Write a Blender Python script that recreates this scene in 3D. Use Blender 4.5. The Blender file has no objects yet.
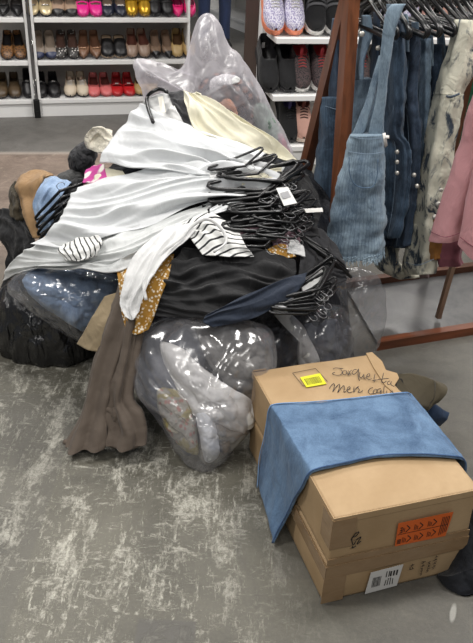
import bpy, math, random
from mathutils import Vector, Matrix, noise
rnd = random.Random(7)
C = bpy.context.scene.collection
PI = math.pi
V3 = Vector
# ------------------------------------------------------------------ camera
FL, W, H = 750.0, 473, 643
PIT, ROL, CZ = math.radians(30.7), math.radians(2.6), 1.5
fw = V3((0, math.cos(PIT), -math.sin(PIT))); rt = V3((1, 0, 0)); up = V3((0, math.sin(PIT), math.cos(PIT)))
cr, sr = math.cos(ROL), math.sin(ROL)
cam = bpy.data.objects.new('camera', bpy.data.cameras.new('camera')); C.objects.link(cam)
R_, U_ = rt*cr + up*sr, up*cr - rt*sr
m = Matrix((R_, U_, -fw)).transposed().to_4x4(); m.translation = V3((0, 0, CZ)); cam.matrix_world = m
cam.data.sensor_fit = 'VERTICAL'; cam.data.sensor_height = 36; cam.data.lens = FL/H*36
cam.data.clip_start = .05
bpy.context.scene.camera = cam
EYE = V3((0, 0, CZ))
def ray(px, py):
    a, b = (px-W/2)/FL, -(py-H/2)/FL
    return fw + R_*a + U_*b
def Y(px, py, y): d = ray(px, py); return EYE + d*(y/d.y)
def Z(px, py, z=0.): d = ray(px, py); return EYE + d*((z-CZ)/d.z)
def hitplane(px, py, p, n): d = ray(px, py); return EYE + d*((V3(p)-EYE).dot(V3(n))/d.dot(V3(n)))

# ------------------------------------------------------------------ materials
def srgb(c):
    if isinstance(c, str): c = [int(c[i:i+2], 16)/255 for i in (0, 2, 4)]
    return tuple((x/12.92 if x <= .04045 else ((x+.055)/1.055)**2.4) for x in c) + (1,)
class NT:
    def __init__(s, name):
        s.m = bpy.data.materials.new(name); s.m.use_nodes = True; s.t = s.m.node_tree; s.n = s.t.nodes; s.n.clear()
        s.out = s.add('ShaderNodeOutputMaterial'); s.b = s.add('ShaderNodeBsdfPrincipled'); s.L(s.b.outputs[0], s.out.inputs[0])
        s.tc = s.add('ShaderNodeTexCoord')
    def add(s, t, **k):
        n = s.n.new(t)
        for a, v in k.items(): setattr(n, a, v)
        return n
    def L(s, a, b): s.t.links.new(a, b)
    def co(s, scale=(1, 1, 1), rot=(0, 0, 0), kind='Object'):
        mp = s.add('ShaderNodeMapping'); s.L(s.tc.outputs[kind], mp.inputs[0]); mp.inputs['Scale'].default_value = scale; mp.inputs['Rotation'].default_value = rot
        return mp.outputs[0]
    def noise(s, co, scale, detail=4, rough=.55, dist=0):
        n = s.add('ShaderNodeTexNoise'); s.L(co, n.inputs['Vector'])
        n.inputs['Scale'].default_value = scale; n.inputs['Detail'].default_value = detail; n.inputs['Roughness'].default_value = rough; n.inputs['Distortion'].default_value = dist
        return n.outputs['Fac']
    def ramp(s, f, stops, interp='LINEAR'):
        r = s.add('ShaderNodeValToRGB'); s.L(f, r.inputs[0]); e = r.color_ramp.elements; r.color_ramp.interpolation = interp
        while len(e) < len(stops): e.new(.5)
        for el, (p, c) in zip(e, stops): el.position = p; el.color = c if len(c) == 4 else tuple(c)+(1,)
        return r.outputs[0]
    def mask(s, f, a, b):
        r = s.add('ShaderNodeMapRange'); s.L(f, r.inputs[0]); r.inputs[1].default_value = a; r.inputs[2].default_value = b; r.clamp = True
        return r.outputs[0]
    def mix(s, f, a, b, mode='MIX'):
        n = s.add('ShaderNodeMix', data_type='RGBA', blend_type=mode)
        for v, i in ((f, 0), (a, 6), (b, 7)):
            if hasattr(v, 'is_linked'): s.L(v, n.inputs[i])
            else: n.inputs[i].default_value = v
        return n.outputs[2]
    def math(s, op, a, b=0):
        n = s.add('ShaderNodeMath', operation=op)
        for i, v in enumerate((a, b)):
            if hasattr(v, 'is_linked'): s.L(v, n.inputs[i])
            else: n.inputs[i].default_value = v
        return n.outputs[0]
    def bump(s, h, st=.3, dist=.002, prev=None):
        b = s.add('ShaderNodeBump'); s.L(h, b.inputs['Height']); b.inputs['Strength'].default_value = st; b.inputs['Distance'].default_value = dist
        if prev is not None: s.L(prev, b.inputs['Normal'])
        s.L(b.outputs[0], s.b.inputs['Normal']); return b.outputs[0]
    def set(s, col=None, rough=None, **k):
        if col is not None:
            if hasattr(col, 'is_linked'): s.L(col, s.b.inputs['Base Color'])
            else: s.b.inputs['Base Color'].default_value = col
        if rough is not None:
            if hasattr(rough, 'is_linked'): s.L(rough, s.b.inputs['Roughness'])
            else: s.b.inputs['Roughness'].default_value = rough
        for a, v in k.items(): s.b.inputs[a.replace('_', ' ')].default_value = v
        return s.m
def mul(c, f): return tuple(min(1, x*f) for x in c[:3]) + (1,)
_mc = {}
def plain(name, col, rough=.5, metal=0, var=.12, bump=0.0, scale=40, **k):
    if name in _mc: return _mc[name]
    t = NT(name); c = srgb(col); co = t.co(); n = t.noise(co, scale, 3)
    t.set(t.mix(n, mul(c, 1-var), mul(c, 1+var)), rough, Metallic=metal, **k)
    if bump: t.bump(n, bump, .002)
    _mc[name] = t.m; return t.m
def cloth(name, col, rough=.85, var=.15, weave=.25, sheen=.1, crease=.5, cs=22):
    if name in _mc: return _mc[name]
    t = NT(name); c = srgb(col); co = t.co(); n = t.noise(co, 14, 4); f = t.noise(co, 420, 2)
    t.set(t.mix(n, mul(c, 1-var), mul(c, 1+var)), rough, Sheen_Weight=sheen)
    b = t.bump(t.noise(t.co((1, 1, .55)), cs, 3, .5, 1.2), crease, .012)
    t.bump(f, weave, .001, b)
    _mc[name] = t.m; return t.m
def denim(name, dark, light, stripe=0, bias=.5, sc=9):
    if name in _mc: return _mc[name]
    t = NT(name); co = t.co(); d, l = srgb(dark), srgb(light)
    n = t.noise(t.co((1, 1, .35)), sc, 6, .65, .6); g = t.noise(t.co((1, 1, .2)), 330, 2, .7)
    f = t.mask(t.math('ADD', n, t.math('MULTIPLY', g, .35)), bias, bias+.42)
    col = t.mix(f, d, l)
    if stripe:
        w = t.add('ShaderNodeTexWave', wave_type='BANDS', bands_direction='X', wave_profile='SIN'); t.L(t.co(kind='UV'), w.inputs[0]); w.inputs['Scale'].default_value = stripe; w.inputs['Distortion'].default_value = .4
        col = t.mix(t.math('MULTIPLY', t.mask(w.outputs['Fac'], .55, .95), .32), col, mul(d, .95))
    t.set(col, .88, Sheen_Weight=.08)
    b = t.bump(t.noise(co, 18, 3, .5, 1), .45, .012); t.bump(g, .5, .001, b)
    _mc[name] = t.m; return t.m
def plastic_film(name, milk=.1, tint='dfe0e2', rough=.16, scale=9, gl=1.0, dens=.0, body='e8e6ea'):
    t = NT(name); t.n.remove(t.b)
    tr = t.add('ShaderNodeBsdfTransparent'); tr.inputs[0].default_value = mul(srgb(tint), 1)
    g = t.add('ShaderNodeBsdfGlossy'); g.inputs['Roughness'].default_value = rough
    d = t.add('ShaderNodeBsdfDiffuse'); d.inputs[0].default_value = srgb(body)
    tl = t.add('ShaderNodeBsdfTranslucent'); tl.inputs[0].default_value = srgb(body)
    co = t.co((1, .8, .16), (0.5, .5, .2)); n1 = t.noise(co, scale, 4, .6, 2.2); n2 = t.noise(t.co((1, .5, 1), (0.8, .1, 1.1)), scale*2.7, 3, .55, 1.2)
    vo = t.add('ShaderNodeTexVoronoi', feature='DISTANCE_TO_EDGE'); vo.inputs['Scale'].default_value = scale*2.2; mx = t.add('ShaderNodeMix', data_type='RGBA'); mx.inputs[0].default_value = .18; t.L(co, mx.inputs[6]); nz = t.add('ShaderNodeTexNoise'); nz.inputs['Scale'].default_value = scale*.8; t.L(co, nz.inputs[0]); t.L(nz.outputs['Color'], mx.inputs[7]); t.L(mx.outputs[2], vo.inputs['Vector'])
    hgt = t.math('ADD', t.math('MULTIPLY', n1, .5), t.math('ADD', t.math('MULTIPLY', n2, .3), t.math('MULTIPLY', t.mask(vo.outputs['Distance'], 0, .3), .5)))
    b = t.add('ShaderNodeBump'); t.L(hgt, b.inputs['Height']); b.inputs['Strength'].default_value = .16; b.inputs['Distance'].default_value = .03
    for s in (g, d, tl): t.L(b.outputs[0], s.inputs['Normal'])
    dd = t.add('ShaderNodeMixShader'); dd.inputs[0].default_value = .5; t.L(d.outputs[0], dd.inputs[1]); t.L(tl.outputs[0], dd.inputs[2])
    lw = t.add('ShaderNodeLayerWeight'); lw.inputs[0].default_value = .35; t.L(b.outputs[0], lw.inputs['Normal'])
    fac = t.math('MULTIPLY', t.math('ADD', t.math('MULTIPLY', lw.outputs['Facing'], .55), .10), gl)
    m1 = t.add('ShaderNodeMixShader')
    streak = t.math('ADD', t.math('MULTIPLY', t.mask(n2, .5, .75), milk*1.3), milk)
    streak = t.math('ADD', streak, t.math('MULTIPLY', lw.outputs['Facing'], milk*1.2))
    t.L(streak, m1.inputs[0]); t.L(tr.outputs[0], m1.inputs[1]); t.L(dd.outputs[0], m1.inputs[2])
    m2 = t.add('ShaderNodeMixShader'); t.L(fac, m2.inputs[0]); t.L(m1.outputs[0], m2.inputs[1]); t.L(g.outputs[0], m2.inputs[2])
    t.L(m2.outputs[0], t.out.inputs[0]); return t.m

M = {}
M['white_paint'] = plain('white_laminate', 'e9e8e6', .4, var=.03)
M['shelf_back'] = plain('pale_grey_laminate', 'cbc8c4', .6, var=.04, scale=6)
M['chrome'] = plain('chrome', 'c8c8c8', .25, 1, .03)
M['steel'] = plain('brushed_steel', '8a8a8c', .35, 1, .1)
M['black_plastic'] = plain('black_plastic', '0f0f10', .28, var=.1)
M['black_rubber'] = plain('black_rubber', '101011', .6, var=.2)
def wood(name, a, b, rough=.4, rot=0, s=(30, 30, 2.2)):
    t = NT(name); co = t.co(s, (0, 0, rot)); n = t.noise(co, 1, 5, .6, .8)
    t.set(t.mix(t.mask(n, .3, .7), srgb(a), srgb(b)), rough); t.bump(n, .15, .002); return t.m
M['wood'] = wood('stained_wood', '4b2c1b', '7c4a2e', .35)
M['wood_rail'] = wood('stained_rail_wood', '52301e', '7c4429', .4, 0, (2.5, 30, 30))
M['dark_wood'] = wood('dark_wood_veneer', '352620', '4c3a31', .5)

# ------------------------------------------------------------------ object helpers
def tag(o, label=None, cat=None, group=None, kind=None):
    if label: o['label'] = label
    if cat: o['category'] = cat
    if group: o['group'] = group
    if kind: o['kind'] = kind
    return o
def empty(name, loc, rz=0, label=None, cat=None, group=None):
    o = bpy.data.objects.new(name, None); C.objects.link(o); o.location = loc; o.rotation_euler = (0, 0, rz)
    o.empty_display_size = .05
    return tag(o, label, cat, group)
class MB:
    """collects geometry for ONE mesh"""
    def __init__(s): s.v = []; s.f = []; s.uv = []
    def add(s, vs, fs, uvs=None):
        b = len(s.v); s.v += [V3(p) for p in vs]; s.f += [tuple(i+b for i in f) for f in fs]
        s.uv += uvs if uvs else [(0, 0)]*len(vs)
    def box(s, lo, hi, M_=None, bev=0):
        x0, y0, z0 = lo; x1, y1, z1 = hi
        if bev <= 0:
            vs = [(x, y, z) for z in (z0, z1) for y in (y0, y1) for x in (x0, x1)]
            fs = [(0, 2, 3, 1), (4, 5, 7, 6), (0, 1, 5, 4), (2, 6, 7, 3), (0, 4, 6, 2), (1, 3, 7, 5)]
        else:
            import bmesh
            bm = bmesh.new(); bmesh.ops.create_cube(bm, size=1)
            for q in bm.verts: q.co = V3(((x0+x1)/2+q.co.x*(x1-x0), (y0+y1)/2+q.co.y*(y1-y0), (z0+z1)/2+q.co.z*(z1-z0)))
            bmesh.ops.bevel(bm, geom=bm.edges[:], offset=bev, segments=2, profile=.6, affect='EDGES')
            bm.verts.index_update(); vs = [tuple(q.co) for q in bm.verts]; fs = [tuple(q.index for q in f.verts) for f in bm.faces]; bm.free()
        if M_ is not None: vs = [M_ @ V3(p) for p in vs]
        s.add(vs, fs); return s
    def tube(s, pts, r, n=8, closed=False, flat=1.0, cap=True):
        pts = [V3(p) for p in pts]; N = len(pts); rings = []; prev = None
        for i, p in enumerate(pts):
            a = pts[(i-1) % N] if (closed or i > 0) else p; b = pts[(i+1) % N] if (closed or i < N-1) else p
            t = (b-a).normalized() if (b-a).length > 1e-9 else V3((0, 0, 1))
            if prev is None: prev = t.orthogonal().normalized()
            prev = (prev - t*prev.dot(t)); prev = prev.normalized() if prev.length > 1e-6 else t.orthogonal().normalized()
            q = t.cross(prev); rr = r[i] if isinstance(r, (list, tuple)) else r
            rings.append([p + prev*math.cos(2*PI*k/n)*rr + q*math.sin(2*PI*k/n)*rr*flat for k in range(n)])
        vs = [v for g in rings for v in g]; fs = []
        for i in range(N if closed else N-1):
            j = (i+1) % N
            for k in range(n): fs.append((i*n+k, i*n+(k+1) % n, j*n+(k+1) % n, j*n+k))
        if not closed and cap: fs.append(tuple(range(n-1, -1, -1))); fs.append(tuple((N-1)*n+k for k in range(n)))
        s.add(vs, fs); return s
    def build(s, name, mat, parent=None, smooth=True, origin=None, link=True):
        me = bpy.data.meshes.new(name)
        vs = s.v
        if origin is None and parent is None:
            lo = V3((min(p.x for p in vs), min(p.y for p in vs), min(p.z for p in vs))); hi = V3((max(p.x for p in vs), max(p.y for p in vs), 0))
            origin = V3(((lo.x+hi.x)/2, (lo.y+hi.y)/2, lo.z))
        if parent is not None and origin is None: origin = V3((0, 0, 0))
        me.from_pydata([tuple(p-origin) for p in vs], [], s.f); me.update()
        if any(u != (0, 0) for u in s.uv):
            uvl = me.uv_layers.new(name='UVMap')
            for l in me.loops: uvl.data[l.index].uv = s.uv[l.vertex_index]
        for p in me.polygons: p.use_smooth = smooth
        if mat: me.materials.append(mat)
        o = bpy.data.objects.new(name, me)
        if link: C.objects.link(o)
        if parent is None: o.location = origin
        else: o.parent = parent
        return o
def wpar(o, parent):
    """parent a mesh that was built in world coordinates"""
    bpy.context.view_layer.update()
    mw = o.matrix_world.copy(); o.parent = parent; o.matrix_parent_inverse = parent.matrix_world.inverted()
    return o
def part(mb, name, mat, parent, smooth=True):
    """mb holds WORLD coordinates; parent is a world-placed object"""
    bpy.context.view_layer.update()
    inv = parent.matrix_world.inverted(); mb.v = [inv @ p for p in mb.v]
    return mb.build(name, mat, parent, smooth)
def copy_tree(o, parent=None):
    c = o.copy(); C.objects.link(c); c.parent = parent
    for ch in list(o.children): copy_tree(ch, c)
    return c

def cat(p0, p1, p2, p3, t):
    return .5*((2*p1) + (p2-p0)*t + (2*p0-5*p1+4*p2-p3)*t*t + (3*p1-p0-3*p2+p3)*t*t*t)
def sample(arr, t):
    n = len(arr)-1; x = min(max(t, 0), 1)*n; i = min(int(x), n-1); f = x-i
    p0 = arr[i-1] if i > 0 else arr[0]*2-arr[1]; p3 = arr[i+2] if i+2 <= n else arr[n]*2-arr[n-1]
    return cat(p0, arr[i], arr[i+1], p3, f)
def sm_(a, b, x): x = min(max((x-a)/(b-a), 0), 1); return x*x*(3-2*x)
def fold(x, sh=1.0):
    s = .5+.5*math.sin(2*PI*x); return s**sh - .5
def patch_mb(G, nu=60, nv=60, folds=(), crump=(0, 0), thick=.003, seed=0, edge=.0, skirt=0):
    """draped cloth: G = rows of control points; folds = [(axis, count, amp, warp)]"""
    rows = [[sample(r, j/nv) for j in range(nv+1)] for r in G]
    P = [[sample([rows[k][j] for k in range(len(G))], i/nu) for j in range(nv+1)] for i in range(nu+1)]
    so = V3((seed*3.17, seed*1.31, seed*.77))
    N = [[None]*(nv+1) for _ in range(nu+1)]
    for i in range(nu+1):
        for j in range(nv+1):
            a = P[min(i+1, nu)][j]-P[max(i-1, 0)][j]; b = P[i][min(j+1, nv)]-P[i][max(j-1, 0)][0:3] if False else P[i][min(j+1, nv)]-P[i][max(j-1, 0)]
            n = a.cross(b); n = n.normalized() if n.length > 1e-12 else V3((0, 0, 1))
            if n.dot(EYE-P[i][j]) < 0: n = -n
            N[i][j] = n
    Q = [[None]*(nv+1) for _ in range(nu+1)]
    for i in range(nu+1):
        for j in range(nv+1):
            u, v = i/nu, j/nv; p = P[i][j]; d = 0
            for (ax, cnt, amp, warp) in folds:
                w = noise.noise(V3(((u*1.2, v*2.0, cnt*.37) if ax == 'v' else (u*2.0, v*1.2, cnt*.37)))+so)*warp*1.5
                w2 = noise.noise(V3(((u*3.5, v*1.1, cnt*.9+5) if ax == 'v' else (u*1.1, v*3.5, cnt*.9+5) if ax == 'u' else (u*2.5, v*2.5, cnt*.9+5)))+so)
                x = (u if ax == 'v' else v)*cnt + w
                if ax == 'd': x = (u+v)*cnt*.7+w
                if ax == 'e': x = (u-v)*cnt*.7+w
                d += amp*fold(x, 1.6)*(.75+1.3*w2)
            d *= .35+.65*sm_(0, .12, min(u, 1-u, v, 1-v))
            if crump[0]:
                q = p*crump[1]+so
                d += crump[0]*(noise.turbulence(q, 4, True, noise_basis='PERLIN_ORIGINAL', amplitude_scale=.5, frequency_scale=2.1)-.55)*1.2
            if edge:
                e = min(u, 1-u, v, 1-v)
                if e < .12:
                    k = (1-e/.12)*edge; p = p + V3((noise.noise(p*9+so), noise.noise(p*9-so), noise.noise(p*7+so)))*k
            Q[i][j] = p + N[i][j]*d
    mb = MB(); vs = []; uv = []; n1 = nv+1; tot = (nu+1)*n1
    for i in range(nu+1):
        for j in range(nv+1): vs.append(Q[i][j]); uv.append((j/nv, i/nu))
    for i in range(nu+1):
        for j in range(nv+1): vs.append(Q[i][j]-N[i][j]*thick); uv.append((j/nv, i/nu))
    for q in vs: q.z = max(q.z, .004)
    fs = []
    for i in range(nu):
        for j in range(nv):
            a = i*n1+j; fs.append((a, a+1, a+n1+1, a+n1)); fs.append((a+tot, a+n1+tot, a+n1+1+tot, a+1+tot))
    for j in range(nv):
        fs.append((j, j+tot, j+1+tot, j+1)); a = nu*n1+j; fs.append((a, a+1, a+1+tot, a+tot))
    for i in range(nu):
        a = i*n1; fs.append((a, a+n1, a+n1+tot, a+tot)); a = i*n1+nv; fs.append((a, a+tot, a+n1+tot, a+n1))
    mb.add(vs, fs, uv); return mb
def loft_mb(rings, n=36, nu=40, folds=(0, 0), crump=(0, 0), seed=0, cap=True, ragged=0, power=2.4, zmin=None, grow=1.0):
    """closed garment tube; ring = (L, R, thickness)"""
    Ls = [r[0] for r in rings]; Rs = [r[1] for r in rings]; Ts = [V3((r[2], 0, 0)) for r in rings]
    mb = MB(); vs = []; uv = []; so = V3((seed*2.3, seed*1.7, seed*.9))
    for i in range(nu+1):
        t = i/nu; L, R, T = sample(Ls, t), sample(Rs, t), max(sample(Ts, t).x, .002)
        c = (L+R)/2; ax = (R-L)/2; hor = V3((-(R-L).y, (R-L).x, 0)); hor = hor.normalized() if hor.length > 1e-6 else V3((0, -1, 0))
        if hor.dot(EYE-c) < 0: hor = -hor
        for k in range(n):
            a = 2*PI*k/n; ca, sa = math.cos(a), math.sin(a)
            x = math.copysign(abs(ca)**(2/power), ca); y = math.copysign(abs(sa)**(2/power), sa)
            p = c + ax*x + hor*y*T/2
            nn = (ax.normalized()*x + hor*y).normalized()
            d = 0
            if folds[0]:
                w = noise.noise(V3((a, t*1.7, 0))+so)
                d += folds[0]*(math.sin(folds[1]*a+3*w+so.x)*(.35+.65*t**grow))*(.6+.8*abs(w))
            if crump[0]: d += crump[0]*(noise.turbulence(p*crump[1]+so, 4, True)-.5)*1.3
            p = p + nn*d
            if ragged and i == nu: p.z += ragged*(rnd.random()-.5)
            if zmin is not None: p.z = max(p.z, zmin)
            vs.append(p); uv.append((k/n, t))
    fs = []
    for i in range(nu):
        for k in range(n): fs.append((i*n+k, i*n+(k+1) % n, (i+1)*n+(k+1) % n, (i+1)*n+k))
    if cap: fs.append(tuple(range(n-1, -1, -1))); fs.append(tuple(nu*n+k for k in range(n)))
    mb.add(vs, fs, uv); return mb
def inflate_mb(poly, Y0, tan_lean, thick, crump=(.01, 8), seed=0, na=110, nr=34, back=None, ridge=None, sharp=.5, floor_z=.004, p=.5, z0=0.0, vor=None):
    """a lumpy body: outline (pixels) projected on a leaning plane through the lump's own distance, bulged to real thickness"""
    n = V3((0, -1, tan_lean)).normalized(); p0 = V3((0, Y0, z0))
    pts = [hitplane(x, y, p0, n) for x, y in poly]
    c = sum(pts, V3())/len(pts)
    ring = []
    N = len(pts)
    for k in range(na): ring.append(sample_closed(pts, k/na))
    back = thick if back is None else back; so = V3((seed*1.9, seed*2.7, seed*.8))
    vs = []; fs = []
    def disp(q, s):
        d = crump[0]*(noise.turbulence(q*crump[1]+so, 4, True, amplitude_scale=.5, frequency_scale=2.2)-.5)*1.5
        if vor:
            qq = V3((q.x*vor[2][0], q.y*vor[2][1], q.z*vor[2][2]))*vor[1] + so + noise.noise_vector(q*5+so)*.5
            dd = noise.voronoi(qq)[0]; d += vor[0]*(min(dd[1]-dd[0], .7)-.35)
            qq = qq*2.7; dd = noise.voronoi(qq)[0]; d += vor[0]*.35*(min(dd[1]-dd[0], .7)-.35)
        if ridge:
            w = noise.fractal(q*ridge[1]*.4+so, 1, 2, 2); x = (q.x*ridge[2][0]+q.y*ridge[2][1]+q.z*ridge[2][2])*ridge[1]+w*1.6
            d += ridge[0]*(abs(math.sin(PI*x))**.6-.6)
        return d
    for s in (1, -1):
        for i in range(nr):
            r = math.sin((i+ (0 if s > 0 else 0))/nr*PI/2) if True else i/nr
            for k in range(na):
                q = c.lerp(ring[k], r); th = (thick if s > 0 else back)*max(0, 1-r*r)**p
                base = q + n*th*s
                dr = (n*s*(1-r*.7) + (ring[k]-c).normalized()*r).normalized()
                base = base + dr*disp(base, s)*(.4+.6*min(1, (1-r)*5+.25)); vs.append(base)
    rim = [ring[k] + (ring[k]-c).normalized()*disp(ring[k], 0)*.6 for k in range(na)]; rb = len(vs); vs += rim
    for s in range(2):
        o = s*nr*na
        for i in range(nr):
            for k in range(na):
                a, b = o+i*na+k, o+i*na+(k+1) % na
                cc, d = (o+(i+1)*na+(k+1) % na, o+(i+1)*na+k) if i < nr-1 else (rb+(k+1) % na, rb+k)
                fs.append((a, b, cc, d) if s == 0 else (a, d, cc, b))
    for q in vs: q.z = max(q.z, floor_z)
    mb = MB(); mb.add(vs, fs, [((q-c).dot(R_)*2+.5, (q-c).dot(U_)*2+.5) for q in vs]); return mb
def sample_closed(arr, t):
    n = len(arr); x = t*n; i = int(x) % n; f = x-int(x)
    return cat(arr[(i-1) % n], arr[i], arr[(i+1) % n], arr[(i+2) % n], f)

# ================================================================== SETTING
def floor_mat():
    t = NT('worn_concrete_floor'); co = t.co()
    sep = t.add('ShaderNodeSeparateXYZ'); t.L(co, sep.inputs[0]); X, Yc = sep.outputs[0], sep.outputs[1]
    big = t.noise(co, 2.2, 5, .6, .6); med = t.noise(co, 9, 6, .65, .8); fine = t.noise(co, 90, 4, .7)
    base = t.mix(t.mask(big, .35, .68), srgb('45433b'), srgb('68655a'))
    base = t.mix(t.math('MULTIPLY', t.mask(fine, .35, .75), .4), base, srgb('7a766a'))
    # scuffed zone: near and left; strokes run away from the viewer
    st1 = t.noise(t.co((3.2, 1.0, 1), (0, 0, .18)), 4.2, 8, .72, .5)
    st2 = t.noise(t.co((1.6, 1.2, 1), (0, 0, -.35)), 7, 9, .78, .9)
    grain = t.noise(co, 55, 5, .8)
    zx = t.mask(X, .22, -.05); zy = t.mask(Yc, 2.6, 2.0)
    zone = t.math('MULTIPLY', zx, t.math('ADD', t.math('MULTIPLY', zy, .9), .12))
    zone = t.math('ADD', zone, .12)
    s = t.math('ADD', t.math('MULTIPLY', st1, .55), t.math('ADD', t.math('MULTIPLY', st2, .3), t.math('MULTIPLY', grain, .3)))
    sA = t.math('MULTIPLY', t.mask(s, .585, .66), .85); fs_ = t.noise(t.co((9, 2.2, 1), (0, 0, .12)), 9, 8, .8, .4); fs2 = t.noise(t.co((3, 8, 1), (0, 0, .3)), 6, 8, .8, .6)
    sB = t.math('MULTIPLY', t.mask(t.math('ADD', t.math('MULTIPLY', fs_, .7), t.math('MULTIPLY', st1, .4)), .58, .64), .9)
    sC = t.math('MULTIPLY', t.mask(t.math('ADD', fs2, t.math('MULTIPLY', med, .3)), .70, .78), .75)
    brk = t.mask(t.math('ADD', t.math('MULTIPLY', t.noise(co, 150, 3, .8), .6), t.math('MULTIPLY', t.noise(t.co((2, 1, 1), (0, 0, .3)), 38, 4, .75, .6), .4)), .42, .56)
    scuff = t.math('MINIMUM', t.math('MULTIPLY', t.math('MULTIPLY', t.math('MAXIMUM', sA, t.math('MAXIMUM', sB, sC)), zone), t.math('ADD', t.math('MULTIPLY', brk, .65), .4)), .95)
    col = t.mix(scuff, base, srgb('bdbaae'))
    drk = t.math('MULTIPLY', t.mask(t.noise(t.co((1.4, 1, 1), (0, 0, .5)), 3.1, 6, .7, 1), .56, .72), .5)
    col = t.mix(drk, col, srgb('3c3a36'))
    # rosy bare strip behind the heap, smooth grey strip along the shoe racks
    rosy = t.math('MULTIPLY', t.mask(Yc, 2.5, 3.1), t.mask(X, .1, -.5))
    rcol = t.mix(t.mask(med, .35, .7), srgb('63554b'), srgb('86766a'))
    rcol = t.mix(t.math('MULTIPLY', t.mask(st2, .56, .66), .6), rcol, srgb('a39586'))
    col = t.mix(rosy, col, rcol)
    tilt = t.math('SUBTRACT', Yc, t.math('MULTIPLY', X, .15))
    back = t.mask(tilt, 4.60, 4.64)
    bcol = t.mix(t.mask(med, .3, .75), srgb('55534f'), srgb('6c6965'))
    col = t.mix(back, col, bcol)
    ln = t.math('MULTIPLY', t.mask(tilt, 4.58, 4.61), t.mask(tilt, 4.66, 4.62))
    col = t.mix(t.math('MULTIPLY', ln, .55), col, srgb('a9a096'))
    # smoother darker strip to the right (aisle beside the boxes and rack)
    right = t.mask(X, .1, .5)
    rc = t.mix(t.mask(med, .3, .7), srgb('514f4b'), srgb('65625b'))
    rc = t.mix(t.math('MULTIPLY', t.mask(fine, .5, .8), .4), rc, srgb('7b776d'))
    col = t.mix(t.math('MULTIPLY', right, .85), col, rc)
    # old tile patches in the front of the floor
    def rect(x0, x1, y0, y1):
        e = .006
        a = t.math('MULTIPLY', t.mask(X, x0, x0+e), t.mask(X, x1, x1-e)); b = t.math('MULTIPLY', t.mask(Yc, y0, y0+e), t.mask(Yc, y1, y1-e))
        return t.math('MULTIPLY', a, b)
    for (x0, x1, y0, y1, k) in ((-.20, -.06, 1.02, 1.15, .75), (-.05, .17, 1.02, 1.09, .5), (.12, .30, 1.28, 1.45, .3), (-1.2, -.49, .8, 2.0, .28)):
        col = t.mix(t.math('MULTIPLY', rect(x0, x1, y0, y1), k), col, srgb('53514d'))
    mk = Z(453, 613, 0); dx = t.math('SUBTRACT', X, mk.x); dy = t.math('SUBTRACT', Yc, mk.y)
    dd = t.math('ADD', t.math('POWER', t.math('MULTIPLY', t.math('SUBTRACT', dx, t.math('MULTIPLY', dy, .35)), 130), 2), t.math('POWER', t.math('MULTIPLY', dy, 38), 2))
    col = t.mix(t.math('MULTIPLY', t.mask(t.math('ADD', dd, grain), 1.9, 1.0), .7), col, srgb('aaa9a2'))
    rough = t.mask(t.math('ADD', fine, t.math('MULTIPLY', scuff, .5)), .0, 1.6)
    rr = t.math('ADD', t.math('MULTIPLY', rough, .5), .33)
    t.set(col, rr)
    t.bump(t.math('ADD', t.math('MULTIPLY', grain, .8), t.math('MULTIPLY', scuff, .7)), .45, .004)
    return t.m
fl = MB().box((-5, -1, -.1), (6, 13, 0)).build('floor', floor_mat(), None, False, V3((0, 0, 0))); tag(fl, 'worn grey concrete shop floor with pale scuffs', None, None, 'structure')
wallm = plain('wall_paint', 'a8a5a0', .8, var=.05, scale=3)
w = MB().box((-5, 12.9, 0), (6, 13, 3.2)).build('wall_back', wallm, None, False); tag(w, kind='structure')
# dark veneered column between the two shoe walls
cp = Z(246, 136, 0)
col_o = MB().box((0, 0, 0), (.105, .3, 3.2), Matrix.Translation(V3((Y(256, 60, 4.75).x, 4.75, 0))) @ Matrix.Rotation(math.radians(15), 4, 'Z')).build('column', M['dark_wood'], None, False)
tag(col_o, 'dark brown wood veneer column between the shoe racks', None, None, 'structure')

# ------------------------------------------------------------------ shoe racks
YAW = math.radians(15); SU = V3((math.cos(YAW), math.sin(YAW), 0)); SV = V3((-SU.y, SU.x, 0))
S0 = V3((-1.448, 5.195, 0))
SZ = [.118, .375, .648]          # tops of the three shelves in view
def rack(name, origin, yaw, x0, x1, label, depth=.36, heights=(.118, .375, .648, .92, 1.19), th=.028, top=1.5, plinth=True, group='white shoe racks', pd=.01):
    e = empty(name, origin, yaw, label, 'shoe rack', group)
    for (a, b, nm) in ((x0, x0+.018, 'side_panel'), (x1-.018, x1, 'side_panel')):
        MB().box((a, pd, 0), (b, depth+.02, top)).build(nm, M['white_paint'], e, False)
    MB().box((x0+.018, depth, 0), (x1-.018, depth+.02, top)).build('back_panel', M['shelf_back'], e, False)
    for h in heights:
        MB().box((x0+.02, -.0, h-th), (x1-.02, depth, h), bev=.003).build('shelf', M['white_paint'], e, False)
    if plinth: MB().box((x0+.02, .012, 0), (x1-.02, .03, heights[0]-th)).build('plinth', M['white_paint'], e, False)
    return e
rA = rack('shoe_rack', S0, YAW, -1.05, -.012, 'white shoe rack left of the metal divider strip')
rB = rack('shoe_rack', S0, YAW, .012, 1.075, 'white shoe rack behind the heap, right of the divider strip')
dv = MB().box((-.005, -.012, .13), (.005, .02, 1.5)).build('divider_strip', M['steel'], None, False); dv.location = S0 + V3((0, 0, .13)); dv.rotation_euler.z = YAW
tag(dv, 'thin metal strip standing between two white shoe racks', 'divider strip')
bk = MB(); bk.box((-.022, -.03, 0), (.02, .0, .125), bev=.004); bk.box((-.012, -.036, .01), (.012, -.03, .05))
b = bk.build('post_foot', M['black_plastic'], None, False, V3((0, 0, 0))); b.location = S0; b.rotation_euler.z = YAW
tag(b, 'small black plastic foot at the base of the rack divider', 'bracket')

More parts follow.
